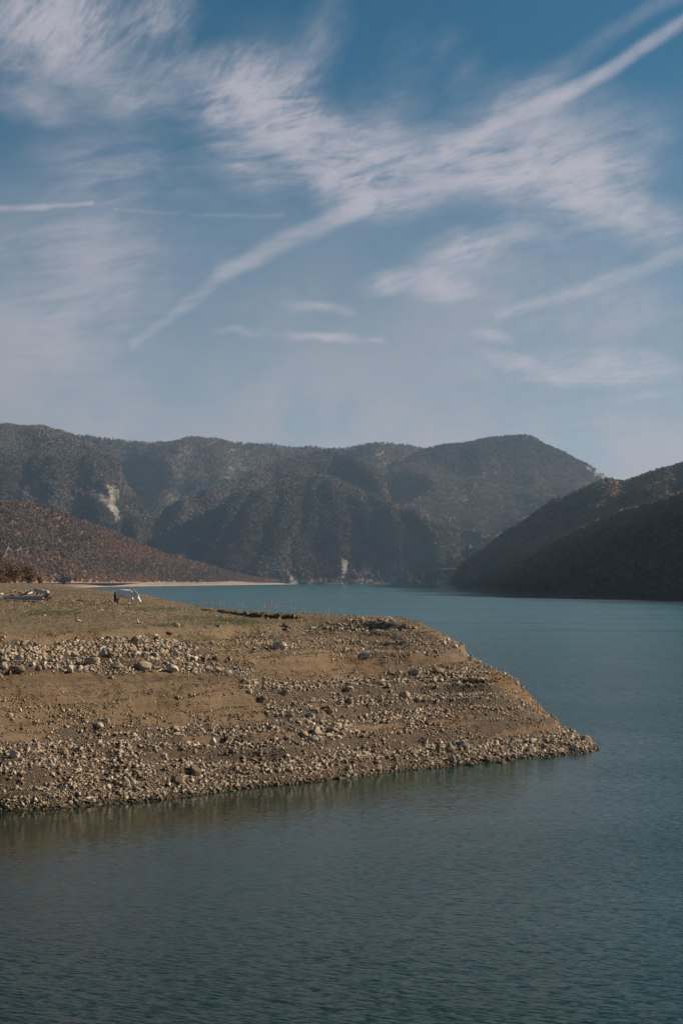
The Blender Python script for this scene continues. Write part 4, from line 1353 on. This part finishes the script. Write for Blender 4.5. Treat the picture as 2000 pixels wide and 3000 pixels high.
def driftwood():
    # long bleached trunk with its dark root plate
    a, b = gpt(14, 1757), gpt(131, 1763)
    L = (b - a).length
    ang = math.atan2(b.y - a.y, b.x - a.x)
    e = empty('fallen_tree', a, 'long straight bleached tree trunk lying on grass, dark root end to the right', 'driftwood', None, ang)
    part('trunk', limb((0, 0, 0.22), (L, 0, 0.24), 0.15, 0.24, 0.03, 16, 3, 10, 0.05), M_bleach, e)
    r = np.random.default_rng(5)
    roots = []
    for k in range(11):
        th = k / 11 * 6.28
        d = np.array([0.28 + 0.3 * r.random(), math.cos(th) * (0.5 + 0.4 * r.random()), math.sin(th) * (0.5 + 0.5 * r.random())])
        roots.append(limb((L - 0.1, 0, 0.28), (L + d[0], d[1], max(0.02, 0.35 + d[2])), 0.12, 0.03, 0.35, 6, 20 + k, 6, 0.15))
    part('root_plate', join(roots), M_root, e)
    part('broken_branch', limb((0.9, 0, 0.25), (0.55, -0.25, 0.03), 0.09, 0.03, 0.1, 4, 9), M_bleach, e)
    # short thick log propped behind it
    a, b = gpt(106, 1747), gpt(138, 1752)
    L = (b - a).length
    ang = math.atan2(b.y - a.y, b.x - a.x)
    e = empty('driftwood_log', a, 'short thick pale log with a dark sawn end raised behind the bleached trunk', 'driftwood', None, ang)
    part('log', limb((0, 0, 0.72), (L, 0, 0.42), 0.24, 0.2, 0.06, 8, 13, 10, 0.07), M_bleach, e)
    v, f = tube([(-0.025, 0, 0.73), (0.0, 0, 0.72)], [0.2, 0.22], 10, 1, 0.05)
    part('cut_end', (v, f), M_root, e)
    part('branch_stub', limb((L * 0.25, 0, 0.6), (L * 0.1, -0.1, 0.0), 0.12, 0.08, 0.1, 5, 15), M_root, e)
    part('branch_stub', limb((L * 0.45, 0, 0.55), (L * 0.6, -0.2, 0.0), 0.09, 0.05, 0.1, 5, 16), M_oldwood, e)
    # bare branch spread to the right of the roots
    a = gpt(150, 1757)
    e = empty('dead_branch', a, 'tangle of thin pale bare branches spread right of the dark roots', 'branch')
    for k, (dx, dz, dy) in enumerate(((1.6, 0.25, 0.3), (1.3, 0.75, 0.1), (1.7, 0.05, -0.3), (0.8, 0.95, 0.2), (1.9, 0.15, 0.5), (1.0, 0.4, -0.4))):
        q = [limb((-0.2, 0, 0.15), (dx, dy, dz), 0.035, 0.012, 0.18, 8, 40 + k, 5)]
        for j in range(3):
            t = 0.4 + 0.2 * j
            q.append(limb((dx * t, dy * t, 0.15 + (dz - 0.15) * t), (dx * t + 0.5, dy * t + 0.2 * (j - 1), max(0.02, dz * t - 0.15 + 0.2 * j)), 0.016, 0.006, 0.15, 5, 60 + k * 4 + j, 4))
        part('branch', join(q), M_straw if k % 2 else M_bleach, e)
    logs = [
        (2, 1744, 14, 1740, 0.11, M_bleach, 'pale forked driftwood piece cut by the left edge of the frame'),
        (57, 1740, 68, 1742, 0.14, M_bleach, 'short pale log behind the left half of the bleached trunk'),
        (68, 1743, 80, 1750, 0.10, M_oldwood, 'thin grey log tilted down to the right behind the bleached trunk'),
        (80, 1743, 92, 1741, 0.15, M_bleach, 'stubby pale log with a dark hollow end left of the raised log'),
        (34, 1737, 42, 1735, 0.10, M_root, 'small dark root lump far behind the left end of the trunk'),
        (30, 1747, 44, 1749, 0.09, M_root, 'low dark log just behind the left end of the bleached trunk'),
        (226, 1762, 244, 1763, 0.09, M_root, 'dark log lying alone on the grass between the branches and the horse'),
        (236, 1751, 246, 1751, 0.07, M_root, 'small dark wood piece with a raised knot behind the lone dark log'),
        (152, 1783, 164, 1777, 0.05, M_root, 'short dark branch on the grass in front of the trunk'),
        (100, 1776, 108, 1776, 0.06, M_root, 'dark broken stick in front of the long trunk'),
    ]
    for i, (x0, y0, x1, y1, rad, m, lab) in enumerate(logs):
        a, b = gpt(x0, y0), gpt(x1, y1)
        e = empty('driftwood_log', a, lab, 'driftwood')
        d = b - a
        part('log', limb((0, 0, rad * 0.8), (d.x, d.y, d.z + rad * 1.3), rad, rad * 0.75, 0.12, 7, 200 + i, 8, 0.1), m, e)
        part('branch_stub', limb((d.x * 0.5, d.y * 0.5, d.z * 0.5 + rad), (d.x * 0.6, d.y * 0.5 - 0.1, d.z * 0.5 + rad * 3.4), rad * 0.4, rad * 0.15, 0.1, 4, 230 + i), m, e)
    # curved dead branch on the turf
    a = gpt(421, 1806)
    e = empty('dead_branch', a, 'curved dark dead branch sticking up from the turf in front of the horse', 'branch')
    part('branch', tube([(0, 0, 0), (0.05, 0, 0.25), (0.2, 0, 0.42), (0.5, 0.02, 0.5), (0.85, 0.05, 0.46)], [0.035, 0.03, 0.026, 0.02, 0.01], 6, 1, 0.05), M_root, e)
    part('branch', tube([(0.05, 0, 0.1), (0.3, -0.1, 0.18), (0.6, -0.1, 0.12)], [0.03, 0.02, 0.01], 6, 2, 0.05), M_bleach, e)
    a = gpt(407, 1828)
    e = empty('driftwood_log', a, 'pale upright stump splinter on the turf above the upper rubble', 'driftwood')
    part('log', limb((0, 0, -0.05), (-0.12, 0, 0.42), 0.12, 0.03, 0.1, 6, 77, 7, 0.12), M_bleach, e)
    part('branch_stub', limb((0, 0, 0.05), (0.3, -0.1, 0.05), 0.09, 0.03, 0.1, 5, 78, 7, 0.12), M_bleach, e)
    # litter of sticks and straw washed up on the grass
    r = np.random.default_rng(17)
    q = []
    for k in range(420):
        cx, cy, sx, sy = ((250, 1783, 70, 9), (200, 1772, 70, 8), (330, 1790, 60, 8), (80, 1770, 60, 12), (430, 1800, 60, 10), (300, 1775, 30, 6))[k % 6]
        x, y, z = on_ground(np.clip(r.normal(cx, sx), 0, 900), r.normal(cy, sy))
        L = r.uniform(0.2, 1.1)
        th = r.normal(0, 0.9)
        q.append(limb((x, y, z + 0.03), (x + L * math.cos(th), y + L * math.sin(th), z + 0.03 + r.uniform(0, 0.07)), 0.016, 0.008, 0.25, 4, 500 + k, 3, 0))
    v, f = join(q)
    link_mesh('stick_litter', np_mesh('stick_litter', v, f), M_straw, kind='stuff')


driftwood()


def turf_bank():
    """the eroded edge of sod along the far rim of the flat top: grassy cap over a dark earth face"""
    m, t = mat('turf_sod')
    n = t.noise(t.pos, 5, 4, 0.7)
    geo = t.node('ShaderNodeNewGeometry')
    sp = t.node('ShaderNodeSeparateXYZ')
    t.link(geo.outputs['Normal'], sp.inputs[0])
    cap = t.mix(t.smooth(n, 0.35, 0.65), (0.10, 0.088, 0.04), (0.20, 0.155, 0.085))
    face = t.mix(t.smooth(n, 0.35, 0.65), (0.15, 0.105, 0.064), (0.25, 0.18, 0.115))
    t.link(t.mix(t.smooth(sp.outputs[2], 0.35, 0.75), face, cap), t.b.inputs['Base Color'])
    bump(t, n, 0.8, 0.15)
    pxs = np.linspace(586, 885, 150)
    foot = np.interp(pxs, [586, 640, 700, 760, 820, 860, 885], [1786, 1792, 1801, 1808, 1812, 1813, 1812])
    top = np.interp(pxs, [586, 600, 640, 700, 760, 800, 840, 868, 885], [1784, 1779, 1783, 1788, 1791, 1791, 1790, 1797, 1810])
    global BANK
    BANK = []
    rows = [[] for _ in range(7)]
    for i, (a, f0, t0) in enumerate(zip(pxs, foot, top)):
        x, y, z = on_ground(a, f0 + 1)
        h = 0.5 * max(0.04, (f0 - t0) * y / F) * max(0.15, 1 + 0.75 * float(fbm(np.array([a / 7.]), np.array([3.]), 4, 3)[0]))
        BANK.append((x, y, z + h))
        wv = 0.6 * float(fbm(np.array([a / 9.]), np.array([1.]), 4, 5)[0])
        for k, (dy, dz) in enumerate(((-0.02, -0.15), (0.0, 0.15 * h), (0.12, 0.55 * h), (-0.1, 0.86 * h), (0.05, h), (1.2, h + 0.04), (3.2, -0.3))):
            jit = 0.08 * float(fbm(np.array([a / 3.]), np.array([k * 5.]), 3, 9)[0])
            yy = y + dy + wv + jit
            rows[k].append((x / y * yy, yy, z + dz + (jit * 0.5 if k > 2 else 0)))
    v = np.array(rows).reshape(-1, 3)
    link_mesh('turf_bank', np_mesh('turf_bank', v, grid_faces(7, len(pxs)), True), m, kind='structure')


turf_bank()


def weed_variant(seed):
    r = np.random.default_rng(seed)
    q = [limb((0, 0, -0.05), (r.normal(0, 0.06), 0, 1.0), 0.024, 0.012, 0.05, 6, seed, 4, 0)]
    for k in range(r.integers(3, 7)):
        h = r.uniform(0.35, 0.95)
        th = r.uniform(0, 6.28)
        L = r.uniform(0.08, 0.2)
        q.append(limb((0, 0, h), (L * math.cos(th) * 0.6, L * math.sin(th) * 0.6, h + L), 0.008, 0.005, 0.05, 3, seed + k, 3, 0))
    stem = np_mesh('stem', *join(q))
    q = []
    for k in range(9):
        h = r.uniform(0.72, 1.02)
        q.append(tube([(r.normal(0, 0.03), r.normal(0, 0.03), h), (r.normal(0, 0.03), r.normal(0, 0.03), h + 0.07)], [0.022, 0.012], 4, k))
    head = np_mesh('seed_head', *join(q))
    for me in (stem, head):
        me.materials.append(M_straw)
    return stem, head


def weeds():
    var = [weed_variant(700 + i * 13) for i in range(6)]
    tall = {713: 'tallest dry weed stalk, alone on the dark turf bank against the lake', 600: 'tall dry stalk at the left end of the dark turf bank',
            960: 'thick cluster stalk, tallest one right of the dark turf bank on the skyline', 908: 'tall single dry stalk just right of the dark turf bank', 1101: 'tall dry stalk farthest right on the skyline, near a pale stone'}
    r = random.Random(4)
    lst = [(711 + 2, 30), (772, 14), (783, 16), (794, 20), (805, 17), (812, 20), (817, 18), (867, 20), (882, 24), (908, 30), (930, 16), (957, 16), (960, 31), (964, 26), (998, 22), (1003, 14), (1040, 14), (1060, 14), (1067, 17),
           (1073, 19), (1082, 16), (1097, 16), (1101, 27), (1115, 13), (1120, 13), (583, 12), (600, 22), (605, 12), (621, 16), (636, 10), (643, 16), (647, 15), (656, 12), (673, 15), (697, 14), (702, 12), (707, 14), (775, 16),
           (785, 16), (795, 24), (850, 12), (945, 10), (985, 10), (1022, 11), (1140, 9), (1165, 8)]
    for px, hp in lst:
        sky = np.interp(px, [583, 640, 700, 760, 840, 880, 980, 1100, 1170], [1781, 1784, 1790, 1793, 1793, 1802, 1808, 1818, 1830])
        x, y, z = on_ground(px, sky + 4)
        if 590 < px < 870:
            y += 1.0
            x = (px - 1000) / F * y
            z += 0.45
        e = empty('dry_weed', (x, y, z), tall.get(px, 'thin dry weed stalk standing on the rim of the headland against the lake'), 'weed', None if px in tall else 'dry weed stalks on the skyline', r.uniform(0, 6.28))
        h = hp * y / F
        e.scale = (1.0, 1.0, h)
        st, hd = var[r.randrange(6)]
        link_mesh('stem', st, None, e)
        link_mesh('seed_head', hd, None, e)


weeds()


def tuft_mesh(name, seed, n, h, spread, lean=0.25, wid=0.012):
    r = np.random.default_rng(seed)
    V, Fc = [], []
    for k in range(n):
        b = r.normal(0, spread, 2)
        th = r.uniform(0, 6.28)
        hh = h * r.uniform(0.5, 1.1)
        d = np.array([math.cos(th), math.sin(th)]) * lean * hh * r.random()
        w = np.array([-math.sin(th), math.cos(th)]) * wid
        p = [(b[0] - w[0], b[1] - w[1], -0.03), (b[0] + w[0], b[1] + w[1], -0.03), (b[0] + d[0], b[1] + d[1], hh)]
        Fc.append((len(V), len(V) + 1, len(V) + 2))
        V += p
    return np.array(V), np.array(Fc)


def dry_grass():
    # clumps that can be told apart, among the split slab
    spots = [(1042, 1938, 20, 'tall dry grass clump left of the pale split slab', 0), (1062, 1945, 16, 'dry grass clump right in front of the pale split slab', 1), (1092, 1925, 22, 'pale dry grass clump growing over the pale split slab', 2),
             (1108, 1918, 26, 'thin dry grass fan right of the pale split slab', 3), (1120, 1940, 14, 'low dry grass clump between the split slab and the stone line', 4), (935, 1902, 12, 'dark low grass clump on the open slope', 5), (1135, 1938, 14, 'dry grass clump furthest right beside the split slab', 6)]
    for px, py, hp, lab, k in spots:
        x, y, z = on_ground(px, py)
        h = hp * y / F
        me = np_mesh('grass_clump', *tuft_mesh('g', 40 + k, 46, h, 0.22, 0.5, 0.012))
        o = link_mesh('grass_clump', me, M_straw)
        o.location = (x, y, z)
        tag(o, lab, 'grass clump')
    # short dry sward on the flat top
    m, t = mat('dry_sward')
    t.link(t.ramp(t.attr('tint'), [(0, (0.10, 0.092, 0.035)), (0.3, (0.16, 0.125, 0.06)), (0.6, (0.27, 0.20, 0.115)), (1, (0.40, 0.32, 0.21))]), t.b.inputs['Base Color'])
    n = 60000
    yv = np.sqrt(rng.random(n) * (300 ** 2 - 90 ** 2) + 90 ** 2)
    # more of them near: thin by distance
    ok = rng.random(n) < np.clip((150 / yv) ** 2, 0.12, 1)
    yv = yv[ok]
    px = rng.uniform(-300, 1300, len(yv))
    x = (px - 1000) / F * yv
    z = ground_h(x, yv)
    qx, qy = to_px(x, yv, z)
    ok = (z > 6.5) & (qy < 1862 + 8 * fbm(x, yv, 3, 2))
    x, yv, z = x[ok], yv[ok], z[ok]
    bk = np.array(BANK)[rng.integers(0, len(BANK), 1500)]
    x = np.r_[x, bk[:, 0] + rng.normal(0, 0.15, 1500)]
    yv = np.r_[yv, bk[:, 1] + rng.uniform(-0.1, 1.6, 1500)]
    z = np.r_[z, bk[:, 2] - 0.02]
    k = len(x)
    V, T = [], []
    for b in range(3):
        th = rng.random(k) * 6.28
        h = rng.uniform(0.05, 0.17, k)
        w = 0.02
        bx, by = x + rng.normal(0, 0.05, k), yv + rng.normal(0, 0.05, k)
        V.append(np.stack([np.stack([bx - w * np.cos(th), by - w * np.sin(th), z - 0.02], 1), np.stack([bx + w * np.cos(th), by + w * np.sin(th), z - 0.02], 1),
                           np.stack([bx + rng.normal(0, 0.05, k), by + rng.normal(0, 0.05, k), z + h], 1)], 1).reshape(-1, 3))
        T.append(np.repeat(np.clip(0.5 + 0.4 * fbm(x / 3, yv / 3, 3, 12) + rng.normal(0, 0.2, k), 0, 1), 3))
    V = np.concatenate(V)
    me = np_mesh('dry_grass', V, np.arange(len(V)).reshape(-1, 3))
    add_attr(me, 'tint', np.concatenate(T))
    link_mesh('dry_grass', me, m, kind='stuff')


dry_grass()


def leaf_cloud(seed, n, rx, ry, rz, cz, leaf, hole=0.5):
    """leaves in clumps through an uneven crown"""
    r = np.random.default_rng(seed)
    nc = 34
    cc = r.normal(size=(nc, 3))
    cc /= np.linalg.norm(cc, axis=1)[:, None]
    cc *= (r.random((nc, 1)) ** 0.5) * np.array([rx, ry, rz])
    k = r.integers(0, nc, n)
    c = cc[k] + r.normal(size=(n, 3)) * np.array([rx, ry, rz]) * 0.17
    c[:, 2] += cz
    c[:, 2] = np.maximum(c[:, 2], 0.05)
    u = r.normal(size=(n, 3))
    u /= np.linalg.norm(u, axis=1)[:, None]
    w = np.cross(u, r.normal(size=(n, 3)))
    w /= np.linalg.norm(w, axis=1)[:, None]
    s = leaf * (0.6 + 0.8 * r.random(n))[:, None]
    V = np.stack([c + u * s, c + w * s * 0.6, c - u * s, c - w * s * 0.6], 1).reshape(-1, 3)
    tint = np.repeat(np.clip(0.5 + 0.28 * r.normal(size=nc)[k] + 0.15 * r.normal(size=n), 0, 1), 4)
    return V, np.arange(n * 4).reshape(-1, 4), tint


def leaf_mat(name, stops):
    m, t = mat(name)
    t.link(t.ramp(t.attr('tint'), stops), t.b.inputs['Base Color'])
    return m


def shrub(px, py, dist, wpx, hpx, m, label, seed, name='shrub', cat='shrub', group=None, n=900, leaf=0.16):
    y = dist
    x = (px - 1000) / F * y
    z = float(ground_h(np.array([x]), np.array([y]))[0]) if dist < 600 else H - (py - HOR) * y / F
    w, h = wpx * y / F, hpx * y / F
    e = empty(name, (x, y, z), label, cat, group)
    V, Fc, T = leaf_cloud(seed, n, w / 2, w / 2.2, h * 0.5, h * 0.5, leaf)
    me = np_mesh('crown', V, Fc)
    add_attr(me, 'tint', T)
    link_mesh('crown', me, m, e)
    r = np.random.default_rng(seed + 1)
    st = [limb((r.normal(0, w * 0.05), r.normal(0, w * 0.05), -0.2), (r.normal(0, w * 0.22), r.normal(0, w * 0.2), h * r.uniform(0.6, 0.95)), 0.012 * h + 0.02, 0.01, 0.2, 6, seed + 3 + k, 5) for k in range(7)]
    part('stems', join(st), M_bark, e)
    return e


OCHRE = leaf_mat('ochre_leaves', [(0, (0.045, 0.035, 0.022)), (0.45, (0.12, 0.085, 0.04)), (0.75, (0.19, 0.125, 0.045)), (1, (0.30, 0.17, 0.05))])
BROWNL = leaf_mat('brown_leaves', [(0, (0.05, 0.035, 0.026)), (0.5, (0.13, 0.08, 0.05)), (0.8, (0.20, 0.095, 0.045)), (1, (0.24, 0.13, 0.06))])
ORANGE = leaf_mat('orange_leaves', [(0, (0.09, 0.045, 0.02)), (0.5, (0.24, 0.10, 0.03)), (1, (0.40, 0.18, 0.045))])
DARKL = leaf_mat('dark_evergreen_leaves', [(0, (0.02, 0.024, 0.018)), (0.6, (0.04, 0.045, 0.032)), (1, (0.065, 0.065, 0.045))])


def plants():
    shrub(4, 1708, 405, 70, 66, BROWNL, 'dark brown bush cut by the left edge of the frame under the bare tree', 31, n=1500, leaf=0.2)
    shrub(44, 1711, 395, 66, 68, OCHRE, 'large ochre and olive bush, tallest of the bushes at the left edge', 32, n=1700, leaf=0.2)
    shrub(82, 1709, 405, 56, 54, BROWNL, 'rust brown bush between the tall ochre bush and the small orange one', 33, n=1300, leaf=0.2)
    shrub(92, 1710, 390, 34, 34, OCHRE, 'low yellow green bush in front of the rust brown bush', 34, n=700, leaf=0.17)
    shrub(118, 1710, 388, 18, 26, ORANGE, 'small bright orange bush at the right end of the bushes', 35, n=420, leaf=0.16)
    shrub(20, 1712, 380, 40, 22, ORANGE, 'low orange brown bush in front of the others at the left edge', 36, n=500, leaf=0.16)
    shrub(-40, 1710, 400, 90, 70, BROWNL, 'brown bush mostly outside the left edge of the frame', 37, n=1200, leaf=0.2)
    e = shrub(190, 1712, 1960, 36, 25, DARKL, 'round dark evergreen tree standing alone on the far beach', 38, name='evergreen_tree', cat='tree', n=1500, leaf=0.7)
    # bare tree at the left edge
    d = 412
    x = (-14 - 1000) / F * d
    z = float(ground_h(np.array([x]), np.array([d]))[0])
    e = empty('bare_tree', (x, d, z), 'leafless dark tree with curved limbs reaching up behind the bushes at the left edge', 'tree')
    k = d / F
    part('trunk', limb((0, 0, -0.3), (10 * k, 0, 66 * k), 0.32, 0.2, 0.06, 8, 3, 8), M_bark, e)
    limbs = [((10, 60), (20, 80), (32, 100), (38, 125), (47, 140)), ((10, 60), (8, 85), (14, 110), (20, 140)), ((10, 60), (22, 72), (30, 78), (36, 96), (40, 108)), ((10, 66), (-8, 90), (-20, 130)), ((20, 80), (14, 98), (24, 120), (26, 136))]
    r = np.random.default_rng(9)
    for i, l in enumerate(limbs):
        P = np.array([(a * k, 0.4 * math.sin(i + j), b * k) for j, (a, b) in enumerate(l)])
        q = [tube(P, np.linspace(0.19, 0.05, len(P)), 6, i, 0.05)]
        for j in range(16):
            t = r.uniform(0.25, 1) * (len(P) - 1)
            b0 = P[int(t)] + (P[min(int(t) + 1, len(P) - 1)] - P[int(t)]) * (t % 1)
            q.append(limb(b0, b0 + np.array([r.normal(0.2, 0.7), r.normal(0, 0.7), abs(r.normal(1.1, 0.5))]), 0.045, 0.012, 0.3, 6, 300 + i * 20 + j, 4))
        part('limb', join(q), M_bleach if i == 2 else M_bark, e)


plants()


def horse():
    m, t = mat('grey_coat')
    n = t.noise(t.obj, 4.0, 4, 0.6)
    d = t.noise(t.obj, 14.0, 2, 0.5)
    c = t.mix(t.smooth(n, 0.35, 0.7), (0.80, 0.76, 0.71), (0.66, 0.61, 0.56))
    c = t.mix(t.smooth(d, 0.5, 0.68, 0, 0.35), c, (0.33, 0.29, 0.26))
    k = t.math('ADD', t.attr('points_shade'), t.math('MULTIPLY', t.math('SUBTRACT', n, 0.5), 0.9))
    c = t.mix(t.smooth(k, 0.3, 0.75, 0, 0.92), c, (0.075, 0.064, 0.058))
    t.link(c, t.b.inputs['Base Color'])
    t.b.inputs['Roughness'].default_value = 0.7
    x, y, z = on_ground(366, 1771)
    e = empty('horse', (x, y, z), 'white grey horse grazing with its head down on the grass above the lake', 'horse', None, math.radians(-17))
    e.scale = (1.14,) * 3
    bm = bmesh.new()
    sk = bm.verts.layers.skin.verify()

    def V(co, r, root=False):
        v = bm.verts.new(co)
        v[sk].radius = r if isinstance(r, tuple) else (r, r)
        v[sk].use_root = root
        return v

    def chain(first, pts):
        p = first
        for co, r in pts:
            q = V(co, r)
            bm.edges.new((p, q))
            p = q
        return p
    croup = V((-0.56, 0, 0.98), (0.34, 0.34), True)
    chain(croup, [((-0.84, 0, 0.94), (0.22, 0.24))])
    loin = V((-0.22, 0, 0.94), (0.36, 0.36))
    barrel = V((0.12, 0, 0.88), (0.41, 0.41))
    girth = V((0.44, 0, 0.91), (0.36, 0.38))
    for a, b in ((croup, loin), (loin, barrel), (barrel, girth)):
        bm.edges.new((a, b))
    chain(girth, [((0.68, 0, 0.93), (0.26, 0.33)), ((0.9, 0, 0.79), (0.18, 0.26)), ((1.1, 0, 0.58), (0.14, 0.20)), ((1.24, 0, 0.41), (0.12, 0.16)),
                  ((1.33, 0, 0.29), (0.12, 0.15)), ((1.43, 0, 0.16), (0.09, 0.11)), ((1.50, 0, 0.07), (0.08, 0.085)), ((1.53, 0, 0.03), (0.06, 0.06))])
    legs = ((1, 0.10, -0.08), (-1, -0.08, 0.10))
    for s, f, h in legs:
        chain(girth, [((0.52 + f * .6, 0.16 * s, 0.66), (0.15, 0.17)), ((0.48 + f, 0.17 * s, 0.52), 0.10), ((0.52 + f, 0.17 * s, 0.34), 0.072), ((0.51 + f, 0.17 * s, 0.13), 0.052), ((0.54 + f, 0.17 * s, 0.03), 0.068)])
        chain(croup, [((-0.56 + h * .6, 0.18 * s, 0.70), (0.20, 0.22)), ((-0.52 + h, 0.19 * s, 0.54), (0.13, 0.15)), ((-0.74 + h, 0.18 * s, 0.39), 0.078), ((-0.68 + h, 0.18 * s, 0.15), 0.056), ((-0.64 + h, 0.18 * s, 0.03), 0.07)])
    me = bpy.data.meshes.new('horse_frame')
    bm.to_mesh(me)
    bm.free()
    tmp = bpy.data.objects.new('horse_frame', me)
    C.objects.link(tmp)
    tmp.modifiers.new('skin', 'SKIN').use_smooth_shade = True
    sb = tmp.modifiers.new('round', 'SUBSURF')
    sb.levels = sb.render_levels = 2
    dg = bpy.context.evaluated_depsgraph_get()
    body = bpy.data.meshes.new_from_object(tmp.evaluated_get(dg))
    bpy.data.objects.remove(tmp)
    body.materials.clear()
    co = np.empty(len(body.vertices) * 3, np.float32)
    body.vertices.foreach_get('co', co)
    co = co.reshape(-1, 3)
    X, Z = co[:, 0], co[:, 2]
    pts = np.clip((0.62 - Z) / 0.25, 0, 1) * np.where(X < 0, 1.0, np.where(X > 0.95, 0.0, np.where(co[:, 1] > 0, 0.9, 0.35)))  # dark legs: coat points with some shade painted in
    pts = np.maximum(pts, np.clip((-0.30 - X) / 0.4, 0, 1) * np.clip(1.28 - Z, 0, 1) ** 0.4 * 0.42)  # hindquarters: grey coat darkened further for their shaded side
    pts = np.maximum(pts, 0.3 * np.clip((0.72 - Z) / 0.2, 0, 1) * (X < 0.8))  # belly shade painted into the coat
    pts = np.maximum(pts, np.clip((X - 1.46) / 0.06, 0, 1))
    add_attr(body, 'points_shade', pts)
    link_mesh('body', body, m, e)

    def top_at(xx):
        q = (np.abs(X - xx) < 0.05) & (np.abs(co[:, 1]) < 0.08)
        return float(Z[q].max()) if q.any() else 1.0
    dark = plain_mat('dark_tail_hair', (0.04, 0.034, 0.03), (0.08, 0.07, 0.06), 12)
    tan = plain_mat('pale_mane_hair', (0.36, 0.29, 0.21), (0.24, 0.19, 0.14), 12)
    x0 = float(X.min())
    q = [tube([(x0 + 0.12, dy * 0.3, 1.02), (x0 - 0.02, dy * 0.6, 0.98), (x0 - 0.07, dy, 0.8), (x0 - 0.06 + dx, dy, 0.5), (x0 - 0.03 + dx, dy * 1.4, 0.14)], [0.05, 0.06, 0.07, 0.065, 0.02], 6, i, 0.1) for i, (dx, dy) in enumerate(((0, 0), (0.06, 0.06), (0.05, -0.06), (-0.03, 0.02)))]
    part('tail', join(q), dark, e)
    q = []
    r = np.random.default_rng(3)
    for u in np.linspace(0.66, 1.22, 26):
        p = np.array([u, 0.0, top_at(u) - 0.01])
        q.append(tube([p + (-0.03, 0.02, 0), p + (0.03, -0.05, 0.025), p + (0.05 + r.normal(0, 0.02), -0.14, -0.12)], [0.03, 0.04, 0.012], 5, int(u * 50)))
    part('mane', join(q), tan, e)
    te = top_at(1.24)
    for s in (1, -1):
        part('ear', tube([(1.22, 0.06 * s, te - 0.03), (1.27, 0.09 * s, te + 0.06), (1.31, 0.10 * s, te + 0.12)], [0.035, 0.035, 0.005], 6, 1), m, e)
        part('eye', tube([(1.37, 0.085 * s, 0.30), (1.38, 0.105 * s, 0.30)], [0.022, 0.014], 6, 1), dark, e)
    for s, f, h in legs:
        for xx in (0.55 + f, -0.63 + h):
            part('hoof', tube([(xx, 0.17 * s, 0.06), (xx + 0.02, 0.17 * s, 0.0), (xx + 0.02, 0.17 * s, -0.01)], [0.06, 0.075, 0.075], 9, 1), dark, e)


horse()

# ------------------------------------------------------------------ air
def haze():
    me = bpy.data.meshes.new('haze')
    bm = bmesh.new()
    bmesh.ops.create_cube(bm, size=1)
    bm.to_mesh(me)
    bm.free()
    m = bpy.data.materials.new('haze_air')
    m.use_nodes = True
    t = NT(m.node_tree)
    o = t.node('ShaderNodeOutputMaterial')
    v = t.node('ShaderNodeVolumePrincipled', {'Color': (0.52, 0.74, 1.0), 'Density': HAZE, 'Anisotropy': 0.35})
    t.link(v.outputs[0], o.inputs['Volume'])
    ob = link_mesh('haze', me, m, kind='stuff')
    z0, z1 = -60, 760
    ob.scale = (11000, 9000, z1 - z0)
    ob.location = (0, 3500, (z0 + z1) / 2)


HAZE = 4.9e-5
haze()
